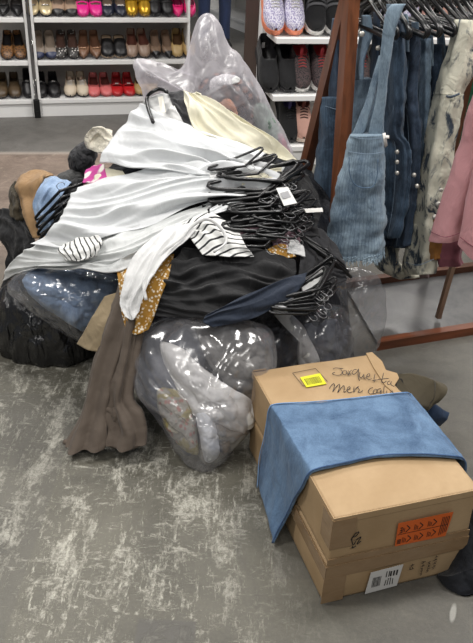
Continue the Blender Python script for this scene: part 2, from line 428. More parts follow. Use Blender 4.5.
# ------------------------------------------------------------------ shoes
PROF = {  # half-width along the length (toe 0 .. heel 1)
 'round': [(0, .004), (.03, .020), (.10, .033), (.25, .042), (.38, .040), (.55, .031), (.75, .029), (.92, .029), (.98, .018), (1, .004)],
 'point': [(0, .002), (.04, .009), (.12, .021), (.25, .036), (.38, .038), (.55, .030), (.75, .027), (.92, .027), (.98, .017), (1, .004)],
 'wide':  [(0, .006), (.02, .022), (.08, .038), (.22, .048), (.38, .047), (.55, .039), (.75, .035), (.92, .034), (.98, .022), (1, .006)]}
def interp(tab, t):
    for (a, x), (b, y) in zip(tab, tab[1:]):
        if t <= b: return x + (y-x)*(t-a)/(b-a)
    return tab[-1][1]
def shoe_ring(w, h, o, z0, hi):
    closed = [(1, 0), (1.04, .42), (.86, .78), (.60, .93), (.3, .99), (0, 1)]
    opened = [(1, 0), (1.04, .42), (.98, .88), (.88, 1), (.80, hi), (0, hi*.9)]
    half = [((a*(1-o)+c*o)*w, z0+(b_*(1-o)+d*o)*h) for (a, b_), (c, d) in zip(closed, opened)]
    return half + [(-x, z) for x, z in reversed(half[:-1])]
def shoe(name, style, prof, c_up, c_lin, c_sole, L=.25, opens=(.34, .97), hgt=((0, .012), (.05, .022), (.15, .034), (.3, .042), (.5, .045), (.8, .05), (.95, .062), (1, .05)), sole_t=.008, heel=.012, extra=None, c_ex=None):
    """toe points to local -Y, origin under the middle of the foot"""
    e = empty(name, (0, 0, 0)); nt = 34; rings = []; T = []; tab = PROF[prof]
    for i in range(nt+1):
        t = (1-math.cos(PI*i/nt))/2; T.append(t)
        w_ = interp(tab, t); h = interp(hgt, t)
        o = max(0, min(1, (t-opens[0])/.035)) * max(0, min(1, (opens[1]-t)/.02))
        z0 = sole_t + heel*max(0, min(1, (t-.35)/.4))
        rings.append((t, w_, h, o, z0, shoe_ring(w_, h, o, z0, .14)))
    up_ = MB(); li = MB(); n = 11
    vs = [V3((x, (t-.5)*L, z)) for (t, w_, h, o, z0, r) in rings for (x, z) in r]
    fu, fl_ = [], []
    for i in range(nt):
        for k in range(n-1):
            f = (i*n+k, (i+1)*n+k, (i+1)*n+k+1, i*n+k+1)
            inner = 3 <= k <= 6 and (rings[i][3] > .5 and rings[i+1][3] > .5)
            (fl_ if inner else fu).append(f)
    up_.add(vs, fu); up_.build('upper', c_up, e)
    if fl_:
        used = sorted({q for f in fl_ for q in f}); mp = {q: i for i, q in enumerate(used)}
        li.add([vs[q] for q in used], [tuple(mp[q] for q in f) for f in fl_]); li.build('lining', c_lin, e)
    so = MB(); sv = []; sf = []
    for (t, w_, h, o, z0, r) in rings:
        y = (t-.5)*L*1.02; w2 = w_*1.06+.001; zb = max(0, z0-sole_t) if t < .66 or sole_t > .02 else 0
        if t < .62 and sole_t <= .02: zb = max(0, z0-sole_t)
        if sole_t > .02: zb = 0.004*abs(t-.4)
        sv += [V3((w2, y, zb)), V3((w2, y, z0+.002)), V3((-w2, y, z0+.002)), V3((-w2, y, zb))]
    for i in range(nt):
        for k in range(4): sf.append((i*4+k, i*4+(k+1) % 4, (i+1)*4+(k+1) % 4, (i+1)*4+k))
    sf += [(3, 2, 1, 0), (nt*4, nt*4+1, nt*4+2, nt*4+3)]
    so.add(sv, sf); so.build('sole', c_sole, e, False)
    def top(t): return interp(hgt, t) + sole_t + heel*max(0, min(1, (t-.35)/.4))
    if extra == 'bow':
        b_ = MB(); y = (.27-.5)*L; z = top(.27)+.004
        for s in (1, -1): b_.tube([(0, y, z), (s*.012, y-.004, z+.005), (s*.022, y, z), (s*.012, y+.006, z+.002), (0, y, z)], .0035, 6)
        b_.box((-.004, y-.004, z-.003), (.004, y+.004, z+.006), bev=.001); b_.build('bow', c_ex, e)
    if extra == 'strap':
        b_ = MB(); t = .40; w_ = interp(tab, t); z = top(t)
        b_.tube([(w_*1.03, (t-.5)*L, z*.55), (w_*.9, (t-.5)*L, z*.97), (w_*.4, (t-.5)*L, z*1.1), (0, (t-.5)*L, z*1.13), (-w_*.4, (t-.5)*L, z*1.1), (-w_*.9, (t-.5)*L, z*.97), (-w_*1.03, (t-.5)*L, z*.55)], .006, 6, flat=.5)
        b_.build('strap', c_up, e)
        q = MB().box((-.012, (t-.5)*L-.006, z*1.12), (.012, (t-.5)*L+.006, z*1.12+.006), bev=.0015); q.build('buckle', c_ex, e)
    if extra == 'toe':
        b_ = MB(); w_ = .03
        vs2 = []; f2 = []
        ri = [r for r in rings if r[0] < .17]
        for (t, w_, h, o, z0, r) in ri:
            vs2 += [V3((x*1.04, (t-.5)*L-.001, z0+(z-z0)*1.05+.0005)) for x, z in r]
        for i in range(len(ri)-1):
            for k in range(n-1): f2.append((i*n+k, (i+1)*n+k, (i+1)*n+k+1, i*n+k+1))
        b_.add(vs2, f2); b_.build('toe_cap', c_ex, e)
    if extra == 'band':     # wide mule band
        pass
    if extra == 'laces':
        b_ = MB()
        for k in range(5):
            t = .30+k*.045; w_ = interp(tab, t)*.42; z = top(t)+.003
            b_.tube([(-w_, (t-.5)*L, z-.003), (0, (t-.5+.01)*L, z+.002), (w_, (t-.5)*L, z-.003)], .0028, 6)
        b_.tube([(0, (.5-.5)*L, top(.5)), (.02, (.47-.5)*L, top(.47)+.008), (.03, (.43-.5)*L, top(.43)+.003)], .002, 5)
        b_.build('laces', c_ex, e)
        q = MB(); q.tube([(0, (.48-.5)*L, top(.5)-.005), (0, (.54-.5)*L, top(.5)+.016), (0, (.57-.5)*L, top(.5)+.026)], [.018, .02, .012], 10, flat=.3); q.build('tongue', c_lin, e)
    if extra == 'stripe':
        b_ = MB(); t0 = .36
        for k in range(2):
            t = t0+k*.07; w_ = interp(tab, t); z = top(t)
            b_.tube([(w_*1.05, (t-.5)*L, z*.5), (w_*.88, (t-.5)*L, z*.93), (w_*.4, (t-.5)*L, z*1.045), (0, (t-.5)*L, z*1.06), (-w_*.4, (t-.5)*L, z*1.045), (-w_*.88, (t-.5)*L, z*.93), (-w_*1.05, (t-.5)*L, z*.5)], .007, 6, flat=.45)
        b_.build('strap', c_ex, e)
    return e
def pat(name, a, b, scale, lo=.35, hi=.5, rough=.45):
    t = NT(name); v = t.add('ShaderNodeTexVoronoi'); t.L(t.co(), v.inputs[0]); v.inputs['Scale'].default_value = scale
    n = t.noise(t.co(), scale*.8, 3, .6, 1)
    t.set(t.mix(t.mask(t.math('ADD', v.outputs['Distance'], t.math('MULTIPLY', n, .4)), lo, hi), srgb(a), srgb(b)), rough); return t.m
leather = lambda n, c, r=.38, **k: plain('leather_'+n, c, r, var=.1, **k)
blk, blks = leather('black', '131214'), leather('black_sole', '18171a', .6)
nude = leather('nude_lining', '8d7a6a', .6)
flat_h = ((0, .010), (.05, .020), (.15, .030), (.3, .036), (.5, .036), (.8, .042), (.95, .056), (1, .046))
loaf_h = ((0, .014), (.05, .030), (.15, .043), (.3, .055), (.42, .064), (.6, .058), (.8, .06), (.95, .072), (1, .06))
snk_h = ((0, .018), (.05, .036), (.15, .050), (.3, .064), (.42, .080), (.55, .088), (.7, .072), (.9, .080), (.97, .094), (1, .07))
KIND = {
 'black flat': shoe('flat_shoe', 0, 'point', blk, leather('dk_lin', '2b2624', .6), blks, hgt=flat_h, extra='bow', c_ex=blk),
 'beige metallic flat': shoe('flat_shoe', 0, 'round', plain('leather_champagne', 'c9b892', .28, .35, .1), leather('lin_cream', 'b5a083', .6), blks, hgt=flat_h, extra='bow', c_ex=M['chrome']),
 'nude flat with black toe cap': shoe('flat_shoe', 0, 'round', leather('nude', 'a38a76'), nude, blks, hgt=flat_h, extra='toe', c_ex=blk),
 'hot pink flat': shoe('flat_shoe', 0, 'round', leather('hotpink', 'e0248a'), nude, leather('pink_sole', 'c41f78', .6), hgt=flat_h, extra='strap', c_ex=leather('hotpink', 'e0248a')),
 'navy flat with white trim': shoe('flat_shoe', 0, 'round', leather('navy', '1c2133'), nude, blks, hgt=flat_h, extra='bow', c_ex=leather('white', 'd9d7d3')),
 'gold loafer': shoe('loafer', 0, 'round', plain('leather_gold', 'c59a2c', .25, .6, .15), leather('lin_gold', 'a98f55', .6), leather('tan_sole', '8a6a35', .6), hgt=loaf_h, opens=(.46, .97), extra='strap', c_ex=plain('leather_gold', 'c59a2c')),
 'black mary jane': shoe('flat_shoe', 0, 'round', blk, blk, blks, hgt=loaf_h, opens=(.4, .97), extra='stripe', c_ex=blk),
 'magenta flat': shoe('flat_shoe', 0, 'point', leather('magenta', 'dc1f70'), leather('mag_lin', '701038'), leather('pink_sole', 'c41f78', .6), hgt=flat_h, extra='bow', c_ex=leather('magenta', 'dc1f70')),
 'leopard print flat': shoe('flat_shoe', 0, 'round', pat('leopard', '140e0a', '7a5229', 75, .5, .72), blk, blks, hgt=flat_h, opens=(.42, .97)),
 'taupe flat with navy toe cap': shoe('flat_shoe', 0, 'round', leather('greige', '8b8075'), leather('greige_lin', '9a8b7c', .6), blks, hgt=flat_h, extra='toe', c_ex=leather('navy2', '20294a')),
 'snake print flat': shoe('flat_shoe', 0, 'round', pat('snake', 'e2dfda', '2a2725', 60, .4, .55), leather('brown_lin', '5c4238', .6), blks, hgt=flat_h),
 'brown flat': shoe('flat_shoe', 0, 'point', leather('brown', '7a5a45'), leather('brown2', '6e4c38', .6), leather('brown_sole', '4a3426', .6), hgt=flat_h, extra='bow', c_ex=leather('tanbow', 'a98468')),
 'black mule': shoe('mule', 0, 'wide', blk, leather('mule_lin', '7d6450', .6), leather('tan_sole2', '94806a', .6), L=.235, hgt=((0, .02), (.05, .032), (.15, .042), (.3, .05), (.5, .058), (.62, .06), (.66, .008), (.95, .006), (1, .004)), opens=(.60, .99)),
 'taupe flat': shoe('flat_shoe', 0, 'round', leather('taupe', '8b7464', .32), leather('redbrown_lin', '6b3f33', .6), blks, hgt=loaf_h, opens=(.32, .97)),
 'brown and black pointed flat': shoe('flat_shoe', 0, 'point', leather('brown3', '75604f'), leather('brown4', '8a7260', .6), blks, hgt=flat_h, extra='toe', c_ex=blk),
 'tan flat': shoe('flat_shoe', 0, 'round', leather('sand', 'a98e5e'), leather('sand_lin', '5b4028', .6), blks, hgt=loaf_h),
 'olive brown loafer': shoe('loafer', 0, 'round', leather('olivebrown', '4d3d29'), leather('ob_lin', '2f261b'), blks, hgt=loaf_h, opens=(.5, .97)),
 'black loafer': shoe('loafer', 0, 'round', blk, blk, blks, hgt=loaf_h, opens=(.5, .97), extra='strap', c_ex=M['chrome']),
 'cream laced shoe': shoe('laced_shoe', 0, 'round', leather('cream', 'c9bba6'), nude, blks, hgt=loaf_h, opens=(.5, .97), extra='laces', c_ex=leather('white2', 'dcd8d2')),
 'coral pink flat': shoe('flat_shoe', 0, 'round', leather('coral', 'cf6b6b'), leather('darkred_lin', '5a2a26', .6), leather('coral_sole', 'b85a58', .6), hgt=flat_h, opens=(.42, .97)),
 'red flat with pearl trim': shoe('flat_shoe', 0, 'round', leather('red', 'b81f24', .3), leather('red_lin', '7d1518', .6), leather('red_sole', '9c1a1f', .6), hgt=flat_h, extra='strap', c_ex=leather('white', 'd9d7d3')),
 'lilac white and orange running shoe': shoe('running_shoe', 0, 'wide', pat('lilacmesh', 'e6e3ee', '9d96bd', 170, .62, .9, .8), leather('orange_lin', 'd9663e', .7), leather('coralsole', 'e58a68', .6), L=.27, hgt=snk_h, opens=(.52, .97), sole_t=.026, extra='laces', c_ex=leather('white', 'd9d7d3')),
 'black slip-on with grey strap': shoe('running_shoe', 0, 'wide', cloth('blackmesh', '1b1b1d', .9), blk, leather('white_sole', 'd5d3cf', .6), L=.27, hgt=snk_h, opens=(.52, .97), sole_t=.022, extra='stripe', c_ex=leather('greystrap', '5d5d60', .7)),
 'plain black slip-on': shoe('running_shoe', 0, 'wide', cloth('blackmesh', '1b1b1d', .9), blk, blks, L=.27, hgt=snk_h, opens=(.45, .97), sole_t=.018),
 'black running shoe with coral lining': shoe('running_shoe', 0, 'wide', pat('dkmesh', '2a2a2d', '5a4a4a', 150, .5, .8, .8), leather('coral_lin2', 'd24a52', .8), leather('white_sole', 'd5d3cf', .6), L=.27, hgt=snk_h, opens=(.52, .97), sole_t=.022, extra='laces', c_ex=leather('coral_l', 'b34a4a', .7)),
 'black and purple running shoe': shoe('running_shoe', 0, 'wide', cloth('blackmesh', '1b1b1d', .9), leather('purple_lin', '4a4478', .8), blks, L=.27, hgt=snk_h, opens=(.52, .97), sole_t=.022, extra='laces', c_ex=blk),
 'pale pink running shoe': shoe('running_shoe', 0, 'wide', cloth('pinkmesh', 'd3a596', .9), leather('pk_lin', '7d4036', .8), leather('pinksole', 'd9c6b8', .6), L=.27, hgt=snk_h, opens=(.52, .97), sole_t=.026, extra='laces', c_ex=leather('dk_lace', '4a2f2c', .8)),
}
used = set()
def riser_mb(w, L, tau):
    mb = MB(); m_ = Matrix.Rotation(tau, 4, 'X')
    a = m_ @ V3((0, L*.75, 0))
    mb.box((-w/2, -.0, -.003), (w/2, L*.75, 0), m_); mb.box((-w/2, -.003, -.0), (w/2, .0, .022)); mb.box((-w/2, a.y-.003, 0), (w/2, a.y, a.z-.002)); return mb
acr = plastic_film('clear_acrylic', .02, 'fafafa', .1, .3, .1)
def put_pair(kind, base, yaw, tau, label, group, single=None, gap=.086, L=.25, side_only=None, sc=1.0, k_riser=True, toe=0.0, wx=1.0):
    for s, nm in ((-1, 'left'), (1, 'right')):
        if side_only and nm != side_only: continue
        o = KIND[kind] if kind not in used else copy_tree(KIND[kind])
        used.add(kind)
        Mx = Matrix.Translation(base) @ Matrix.Rotation(yaw, 4, 'Z') @ Matrix.Translation(V3((s*gap/2, 0, 0))) @ Matrix.Rotation(tau, 4, 'X') @ Matrix.Rotation(s*rnd.uniform(-.04, .04), 4, 'Z') @ Matrix.Rotation(s*toe, 4, 'Z') @ Matrix.Diagonal((sc*wx, sc, sc, 1)) @ Matrix.Translation(V3((0, L/2+.004, .001)))
        o.matrix_world = Mx
        tag(o, f'{nm} {kind} {label}', 'shoe', group)
    if tau > .1 and k_riser:
        r = riser_mb(.165, .25, tau).build('shoe_riser', acr, None, False, V3((0, 0, 0))); r.matrix_world = Matrix.Translation(base+V3((0, 0, .004))) @ Matrix.Rotation(yaw, 4, 'Z') @ Matrix.Translation(V3((0, -.004, -.002)))
        tag(r, f'clear plastic riser under the {kind}s {label}', 'shoe riser', 'clear shoe risers')
def on_shelf(px, k, dep=.05, A=S0, u=SU, v=SV, zs=SZ):
    d = ray(px, {0: 94, 1: 55, 2: 12}[k] if A is S0 else {0: 140, 1: 88, 2: 32}[k])
    t = ((A+v*dep)-EYE).dot(v)/d.dot(v); p = EYE+d*t; s = (p-A).dot(u)
    return A + u*s + v*dep + V3((0, 0, zs[k]+.001))
T1 = math.radians(38)
for (kind, px, k, lab) in (
    ('black flat', 10, 2, 'on the top shelf left of the divider strip'), ('beige metallic flat', 39, 2, 'on the top shelf'), ('nude flat with black toe cap', 65, 2, 'on the top shelf'),
    ('hot pink flat', 90, 2, 'on the top shelf'), ('navy flat with white trim', 115, 2, 'on the top shelf'), ('gold loafer', 139, 2, 'on the top shelf'),
    ('black mary jane', 162, 2, 'on the top shelf beside the gold loafers'), ('magenta flat', 185, 2, 'on the top shelf at the rack end'),
    ('leopard print flat', 14, 1, 'on the middle shelf'), ('taupe flat with navy toe cap', 45, 1, 'on the middle shelf'), ('snake print flat', 67, 1, 'on the middle shelf'),
    ('brown flat', 90, 1, 'on the middle shelf'), ('black mule', 115, 1, 'on the middle shelf'), ('taupe flat', 139, 1, 'on the middle shelf beside the black mules'),
    ('brown and black pointed flat', 163, 1, 'on the middle shelf'), ('tan flat', 184, 1, 'on the middle shelf beside the clear bag'),
    ('olive brown loafer', 8, 0, 'on the bottom shelf'), ('black loafer', 48, 0, 'on the bottom shelf right of the divider strip'),
    ('cream laced shoe', 77, 0, 'on the bottom shelf'), ('coral pink flat', 101, 0, 'on the bottom shelf'), ('red flat with pearl trim', 124, 0, 'on the bottom shelf'),
    ('tan flat', 147, 0, 'on the bottom shelf partly behind the clear bag')):
    put_pair(kind, on_shelf(px, k, .035), YAW, math.radians(32 if k else 19), lab, 'shoes on the white racks behind the heap', gap=.092, sc=.88, toe=.05, wx=1.18)
put_pair('black loafer', on_shelf(30, 0, .035), YAW, math.radians(30), 'on the bottom shelf left of the divider strip', 'shoes on the white racks behind the heap', side_only='left', gap=.02, sc=.88)
# nearer rack with running shoes
YC = math.radians(12); CU = V3((math.cos(YC), math.sin(YC), 0)); CV = V3((-CU.y, CU.x, 0)); C0 = Z(272, 150, .1); C0.z = 0
CZs = [.118, .418, .735]
rC = rack('shoe_rack', C0, YC, -.035, 2.1, 'tall white rack of running shoes behind the denim rail', depth=.42, heights=(.118, .418, .735, 1.05, 1.36), th=.03, top=1.7, pd=.27)
for (kind, px, k, lab, so_) in (
    ('lilac white and orange running shoe', 285, 2, 'on the top shelf', None), ('black slip-on with grey strap', 326, 2, 'on the top shelf', None),
    ('plain black slip-on', 280, 1, 'on the middle shelf', None), ('black running shoe with coral lining', 312, 1, 'on the middle shelf', None),
    ('pale pink running shoe', 312, 0, 'on the bottom shelf', 'left'), ('black and purple running shoe', 300, 0, 'on the bottom shelf', 'left'),
    ('lilac white and orange running shoe', 400, 2, 'high behind the jeans', None), ('pale pink running shoe', 440, 2, 'high behind the jeans', None), ('black slip-on with grey strap', 362, 2, 'high behind the jeans', None),
    ('black running shoe with coral lining', 352, 1, 'low behind the jeans', None), ('plain black slip-on', 395, 1, 'low behind the jeans', None)):
    put_pair(kind, on_shelf(px, k, .06, C0, CU, CV, CZs), YC, math.radians(36), lab, 'running shoes on the tall white rack', gap=.116, L=.27, side_only=so_, sc=1.2)
for k in list(KIND):
    if k not in used:
        for ch in list(KIND[k].children): bpy.data.objects.remove(ch)
        bpy.data.objects.remove(KIND[k])

# ================================================================== BOXES
BA = V3((.2377, 1.2164, 0)); BY = math.radians(18.2); BU = V3((math.cos(BY), math.sin(BY), 0)); BV = V3((-BU.y, BU.x, 0))
def bl(s, t, z): return BA + BU*s + BV*t + V3((0, 0, z))
def top_px(px, py, z=.284): return Z(px, py, z)
def front_px(px, py, off=.002): return hitplane(px, py, BA - BV*off, BV)
def cardboard():
    t = NT('cardboard'); co = t.co(); n = t.noise(co, 5, 4, .6, .5); f = t.noise(t.co((1, 1, 8)), 60, 3); st = t.noise(t.co((40, 2, 40)), 6, 2)
    col = t.mix(t.mask(n, .3, .7), srgb('a38762'), srgb('b69b77')); col = t.mix(t.math('MULTIPLY', f, .3), col, srgb('8c7150'))
    t.set(col, .72); b = t.bump(n, .35, .012); t.bump(st, .12, .002, b); return t.m
M['card'] = cardboard(); M['card_in'] = plain('cardboard_edge', '7d6040', .8)
M['tape'] = plain('brown_tape', '8f7350', .22, var=.08, scale=25, bump=.3)
def film_tape():
    t = NT('clear_tape'); t.set(t.mix(t.noise(t.co((1, 1, 2.5)), 14, 3, .5, 1), srgb('84694a'), srgb('9c8263')), .2); t.bump(t.noise(t.co((1, 1, 3)), 18, 3), .35, .004); return t.m
M['cleartape'] = film_tape(); M['ink'] = plain('dark_ink', '2b2c33', .6, var=.05); M['black_ink'] = plain('black_ink', '1b1715', .6)
def body_mb(w, l, h, seed, bulge=.004, dent=.004, bev=.006):
    import bmesh
    bm = bmesh.new(); bmesh.ops.create_cube(bm, size=1)
    for q in bm.verts: q.co = V3(((q.co.x+.5)*w, (q.co.y+.5)*l, (q.co.z+.5)*h))
    bmesh.ops.bevel(bm, geom=bm.edges[:], offset=bev, segments=2, profile=.7, affect='EDGES')
    bmesh.ops.subdivide_edges(bm, edges=[e for e in bm.edges if e.calc_length() > .05], cuts=14, use_grid_fill=True)
    for q in bm.verts:
        c = q.co.copy(); nn = noise.noise(c*9+V3((seed, 0, 0)))
        q.co.x += dent*nn*(1 if c.x > w/2 else -1)*(math.sin(PI*min(max(c.z/h, 0), 1))) ; q.co.y += dent*noise.noise(c*8+V3((0, seed, 0)))*math.sin(PI*min(max(c.z/h, 0), 1))
        if c.z > h*.8: q.co.z += bulge*math.sin(PI*c.x/w)*math.sin(PI*c.y/l) - .002 + .002*nn
    bm.verts.index_update(); mb = MB(); mb.add([q.co.copy() for q in bm.verts], [tuple(v.index for v in f.verts) for f in bm.faces]); bm.free(); return mb
bx2 = empty('cardboard_box', bl(0, 0, .135), BY, 'upper cardboard box with orange label and handwritten top', 'box', 'stacked cardboard boxes')
bx1 = empty('cardboard_box', bl(0, 0, .0), BY, 'lower cardboard box with white barcode label, under the other box', 'box', 'stacked cardboard boxes')
body_mb(.372, .592, .148, 3).build('body', M['card'], bx2)
body_mb(.368, .588, .128, 9, .0, .006, .009).build('body', M['card'], bx1)
def strip(mb, pts, nrm, wid, th=.001, wob=0):
    """flat ribbon following pts, lying on the plane with normal nrm"""
    for a, b in zip(pts, pts[1:]):
        d = (b-a).normalized(); s = nrm.cross(d).normalized()*wid/2; n = nrm*th
        vs = [a-s, b-s, b+s, a+s, a-s+n, b-s+n, b+s+n, a+s+n]
        mb.add(vs, [(3, 2, 1, 0), (4, 5, 6, 7), (0, 1, 5, 4), (1, 2, 6, 5), (2, 3, 7, 6), (3, 0, 4, 7)])
UP = V3((0, 0, 1)); FN = -BV; LN = -BU
# upper box: folded top lip, tape and corner film
mb = MB(); mb.box((-.002, -.003, .128), (.374, -.0005, .147), bev=.001); mb.box((-.003, -.003, .126), (-.0005, .59, .147), bev=.001); mb.build('lid_lip', M['card'], bx2, False)
mb = MB(); mb.box((-.004, -.0045, .05), (.055, -.0028, .140)); mb.box((-.0045, -.004, .05), (-.0032, .05, .14)); mb.build('corner_tape', M['cleartape'], bx2, False)
mb = MB(); mb.box((-.004, -.0042, -.012), (.372, -.0022, .016)); mb.build('seam_tape', M['cleartape'], bx2, False)
mb = MB(); mb.box((-.006, -.006, .088), (.374, -.0045, .130)); mb.box((-.0065, -.006, .085), (-.0048, .30, .128)); mb.box((-.007, -.0065, .004), (.05, -.005, .09)); mb.build('seam_tape', M['cleartape'], bx1, False)
mb = MB(); mb.box((.0, .585, .1482), (.04, .591, .1500)); mb.build('tape_end', M['tape'], bx2, False)
# torn flap at the far right of the top
fl_px = [(366, 353), (372, 352), (382, 361), (386, 370), (397, 373), (399, 378), (394, 386), (404, 394), (400, 398), (385, 385), (374, 368)]
pts = [top_px(x, y, .286) for x, y in fl_px]; c_ = sum(pts, V3())/len(pts); mb = MB(); n = len(pts)
vs = pts + [p-V3((0, 0, .004)) for p in pts]; mb.add(vs, [tuple(range(n)), tuple(range(2*n-1, n-1, -1))]+[(i, i+n, (i+1) % n+n, (i+1) % n) for i in range(n)])
part(mb, 'torn_flap', M['card'], bx2, False)
# handwriting on the lid, traced stroke by stroke
def zz(x, y): return top_px(325+x/5.91, 350+y/5.91, .2868)
strokes = [[(48, 112), (62, 106), (88, 108), (108, 109)], [(92, 110), (100, 126), (98, 142), (80, 149), (55, 146), (44, 138), (58, 132)],
 [(122, 122), (108, 124), (104, 138), (116, 146), (130, 134), (126, 122), (136, 146), (148, 138)], [(138, 122), (146, 134), (152, 148)], [(158, 118), (142, 134), (140, 148)],
 [(188, 116), (172, 116), (160, 134), (170, 144), (188, 130), (198, 112), (196, 140), (198, 164), (204, 182)],
 [(206, 132), (204, 156), (216, 164), (230, 144), (230, 166), (242, 164)], [(246, 160), (264, 152), (262, 140), (250, 146), (246, 164), (258, 174), (276, 170)],
 [(296, 142), (290, 168), (292, 188)], [(280, 180), (310, 176), (330, 172), (376, 168)], [(346, 136), (340, 164), (336, 190), (350, 192), (364, 182)],
 [(384, 182), (370, 190), (372, 204), (388, 198), (392, 186), (390, 204), (408, 216)],
 [(26, 226), (40, 206), (52, 198), (56, 214), (46, 246), (66, 218), (84, 202), (86, 220), (76, 250), (98, 222), (112, 210), (114, 230), (112, 248), (124, 244)],
 [(128, 238), (146, 230), (148, 218), (136, 220), (130, 240), (144, 252), (162, 246)], [(172, 216), (170, 248), (184, 226), (200, 214)], [(190, 216), (202, 234), (196, 250), (212, 248), (224, 238)],
 [(284, 222), (266, 228), (256, 246), (268, 260), (290, 254)], [(296, 232), (284, 246), (294, 258), (308, 246), (304, 232), (294, 232)], [(330, 228), (314, 232), (308, 248), (322, 252), (332, 236), (330, 258), (326, 274)],
 [(352, 212), (346, 240), (350, 264)], [(366, 238), (362, 258), (376, 264), (392, 246)], [(398, 240), (398, 262)]]
mb = MB()
for st in strokes:
    p3 = [zz(*p) for p in st]; q = [sample(p3, i/(len(p3)*4)) for i in range(len(p3)*4+1)]; mb.tube(q, .0009, 5, flat=1)
hw = part(mb, 'handwriting', M['ink'], bx2)
mb = MB()
for st in ([(352, 538), (356, 533), (359, 532), (356, 536), (352, 538), (353, 545), (356, 541)], [(356, 540), (361, 537), (357, 544), (361, 541)], [(353, 546), (352, 548), (356, 546)], [(351, 540), (353, 537)]):
    p3 = [front_px(x, y, .0058) for x, y in st]; mb.tube([sample(p3, i/20) for i in range(21)], .0011, 5)
part(mb, 'scribble', M['black_ink'], bx2)
# yellow barcode sticker inside a printed frame
def quad(mb, cs, n, th=.0008):
    vs = [c for c in cs]+[c+n*th for c in cs]; mb.add(vs, [(3, 2, 1, 0), (4, 5, 6, 7), (0, 1, 5, 4), (1, 2, 6, 5), (2, 3, 7, 6), (3, 0, 4, 7)])
ys = [top_px(x, y, .287) for x, y in ((306.5, 387.5), (300, 377.5), (320, 373.5), (326.5, 384))]
mb = MB(); quad(mb, ys, UP); st = part(mb, 'barcode_sticker', plain('yellow_paper', 'd9d52a', .6, var=.03), bx2, False)
def qlerp(c, a, b): return (c[0]*(1-a)+c[3]*a)*(1-b)+(c[1]*(1-a)+c[2]*a)*b
mb = MB(); x = .12
while x < .86:
    w_ = rnd.choice((.03, .045, .06)); quad(mb, [qlerp(ys, x, .18)+UP*.0009, qlerp(ys, x, .78)+UP*.0009, qlerp(ys, x+w_, .78)+UP*.0009, qlerp(ys, x+w_, .18)+UP*.0009], UP, .0004); x += w_+.045
o = part(mb, 'barcode', plain('olive_ink', '4c4b12', .6), st, False)
mb = MB(); fr = [top_px(x, y, .2868) for x, y in ((303, 386), (292.5, 373), (315.5, 368.5), (327.5, 381.5))]
strip(mb, [fr[0], fr[1], fr[2], fr[3]], UP, .0014, .0006); strip(mb, [fr[0], fr[0].lerp(fr[3], .1)], UP, .0014, .0006); part(mb, 'printed_frame', M['black_ink'], bx2, False)
# orange hazard label on the front
def fq(s0, z0, s1, z1, off): return [bl(s0, -off, z0), bl(s0, -off, z1), bl(s1, -off, z1), bl(s1, -off, z0)]
mb = MB(); quad(mb, [bl(.167, -.0055, .152), bl(.164, -.0055, .228), bl(.309, -.0055, .228), bl(.303, -.0055, .150)], FN, .0007)
ol = part(mb, 'orange_label', plain('orange_paper', 'd2601f', .5, var=.08, scale=60), bx2, False)
mb = MB(); off = .0066
def ln(s0, z0, s1, z1, wd): strip(mb, [bl(s0, -off, z0), bl(s1, -off, z1)], FN, wd, .0004)
for (s0, z0) in ((.188, .205), (.222, .205), (.258, .207), (.196, .170), (.228, .170), (.262, .172)):
    ln(s0, z0-.011, s0+.010, z0, .0022); ln(s0+.010, z0, s0, z0+.011, .0022)
    for k in range(3): ln(s0-.012+k*.004, z0-.010, s0-.012+k*.004, z0+.008-k*.003, .0014)
for k in range(5): ln(.282+k*.0045, .158+.002*k, .283+k*.0045, .218, .0016)
for k in range(4): ln(.170, .160+k*.004, .180, .160+k*.004, .0022)
for k in range(3): ln(.172, .195+k*.008, .178, .195+k*.008, .002)
ln(.168, .190, .300, .190, .0012)
o = part(mb, 'label_print', M['black_ink'], ol, False)
# white barcode label and printing on the lower box
mb = MB(); quad(mb, [bl(.108, -.008, .006), bl(.114, -.008, .080), bl(.200, -.008, .084), bl(.194, -.008, .010)], FN, .0007)
wl = part(mb, 'white_label', plain('white_paper', 'cfcdc9', .5, var=.04), bx1, False)
mb = MB(); off = .0092
x = .0
for k in range(7): ln(.123+k*.0034, .026, .1235+k*.0034, .060, (.0012, .002, .0014)[k % 3])
for k in range(4): ln(.158+k*.007, .022, .158+k*.006+rnd.uniform(.001, .002), .044+rnd.uniform(-.006, .006), .002)
for k in range(3): ln(.170+k*.008, .052, .170+k*.008, .070, .0042)
for k in range(2): ln(.158+k*.007, .052, .158+k*.007, .072, .0022)
part(mb, 'label_print', M['black_ink'], wl, False)
mb = MB(); off = .0075
for (s0, n_, z0, z1, wd) in ((.255, 9, .028, .082, .0032), (.272, 7, .034, .074, .003), (.288, 8, .040, .088, .0028)):
    for k in range(n_):
        z = z0+(z1-z0)*k/n_; ln(s0+rnd.uniform(-.003, .001), z, s0+.007+rnd.uniform(-.003, .002), z+rnd.uniform(-.002, .003), wd*.6)
        if k % 2: ln(s0+.002, z, s0+.003, z+.005, .0012)
for k in range(2): # small stamped figures
    s0 = .222; z0 = .058+k*.012
    if k == 0: ln(s0, z0, s0+.010, z0, .0018); ln(s0+.010, z0, s0+.004, z0+.008, .0018); ln(s0, z0, s0, z0+.008, .0018)
    else: ln(s0, z0, s0+.010, z0+.003, .0018); ln(s0+.004, z0-.002, s0+.004, z0+.007, .0018)
part(mb, 'printed_text', M['black_ink'], bx1, False)

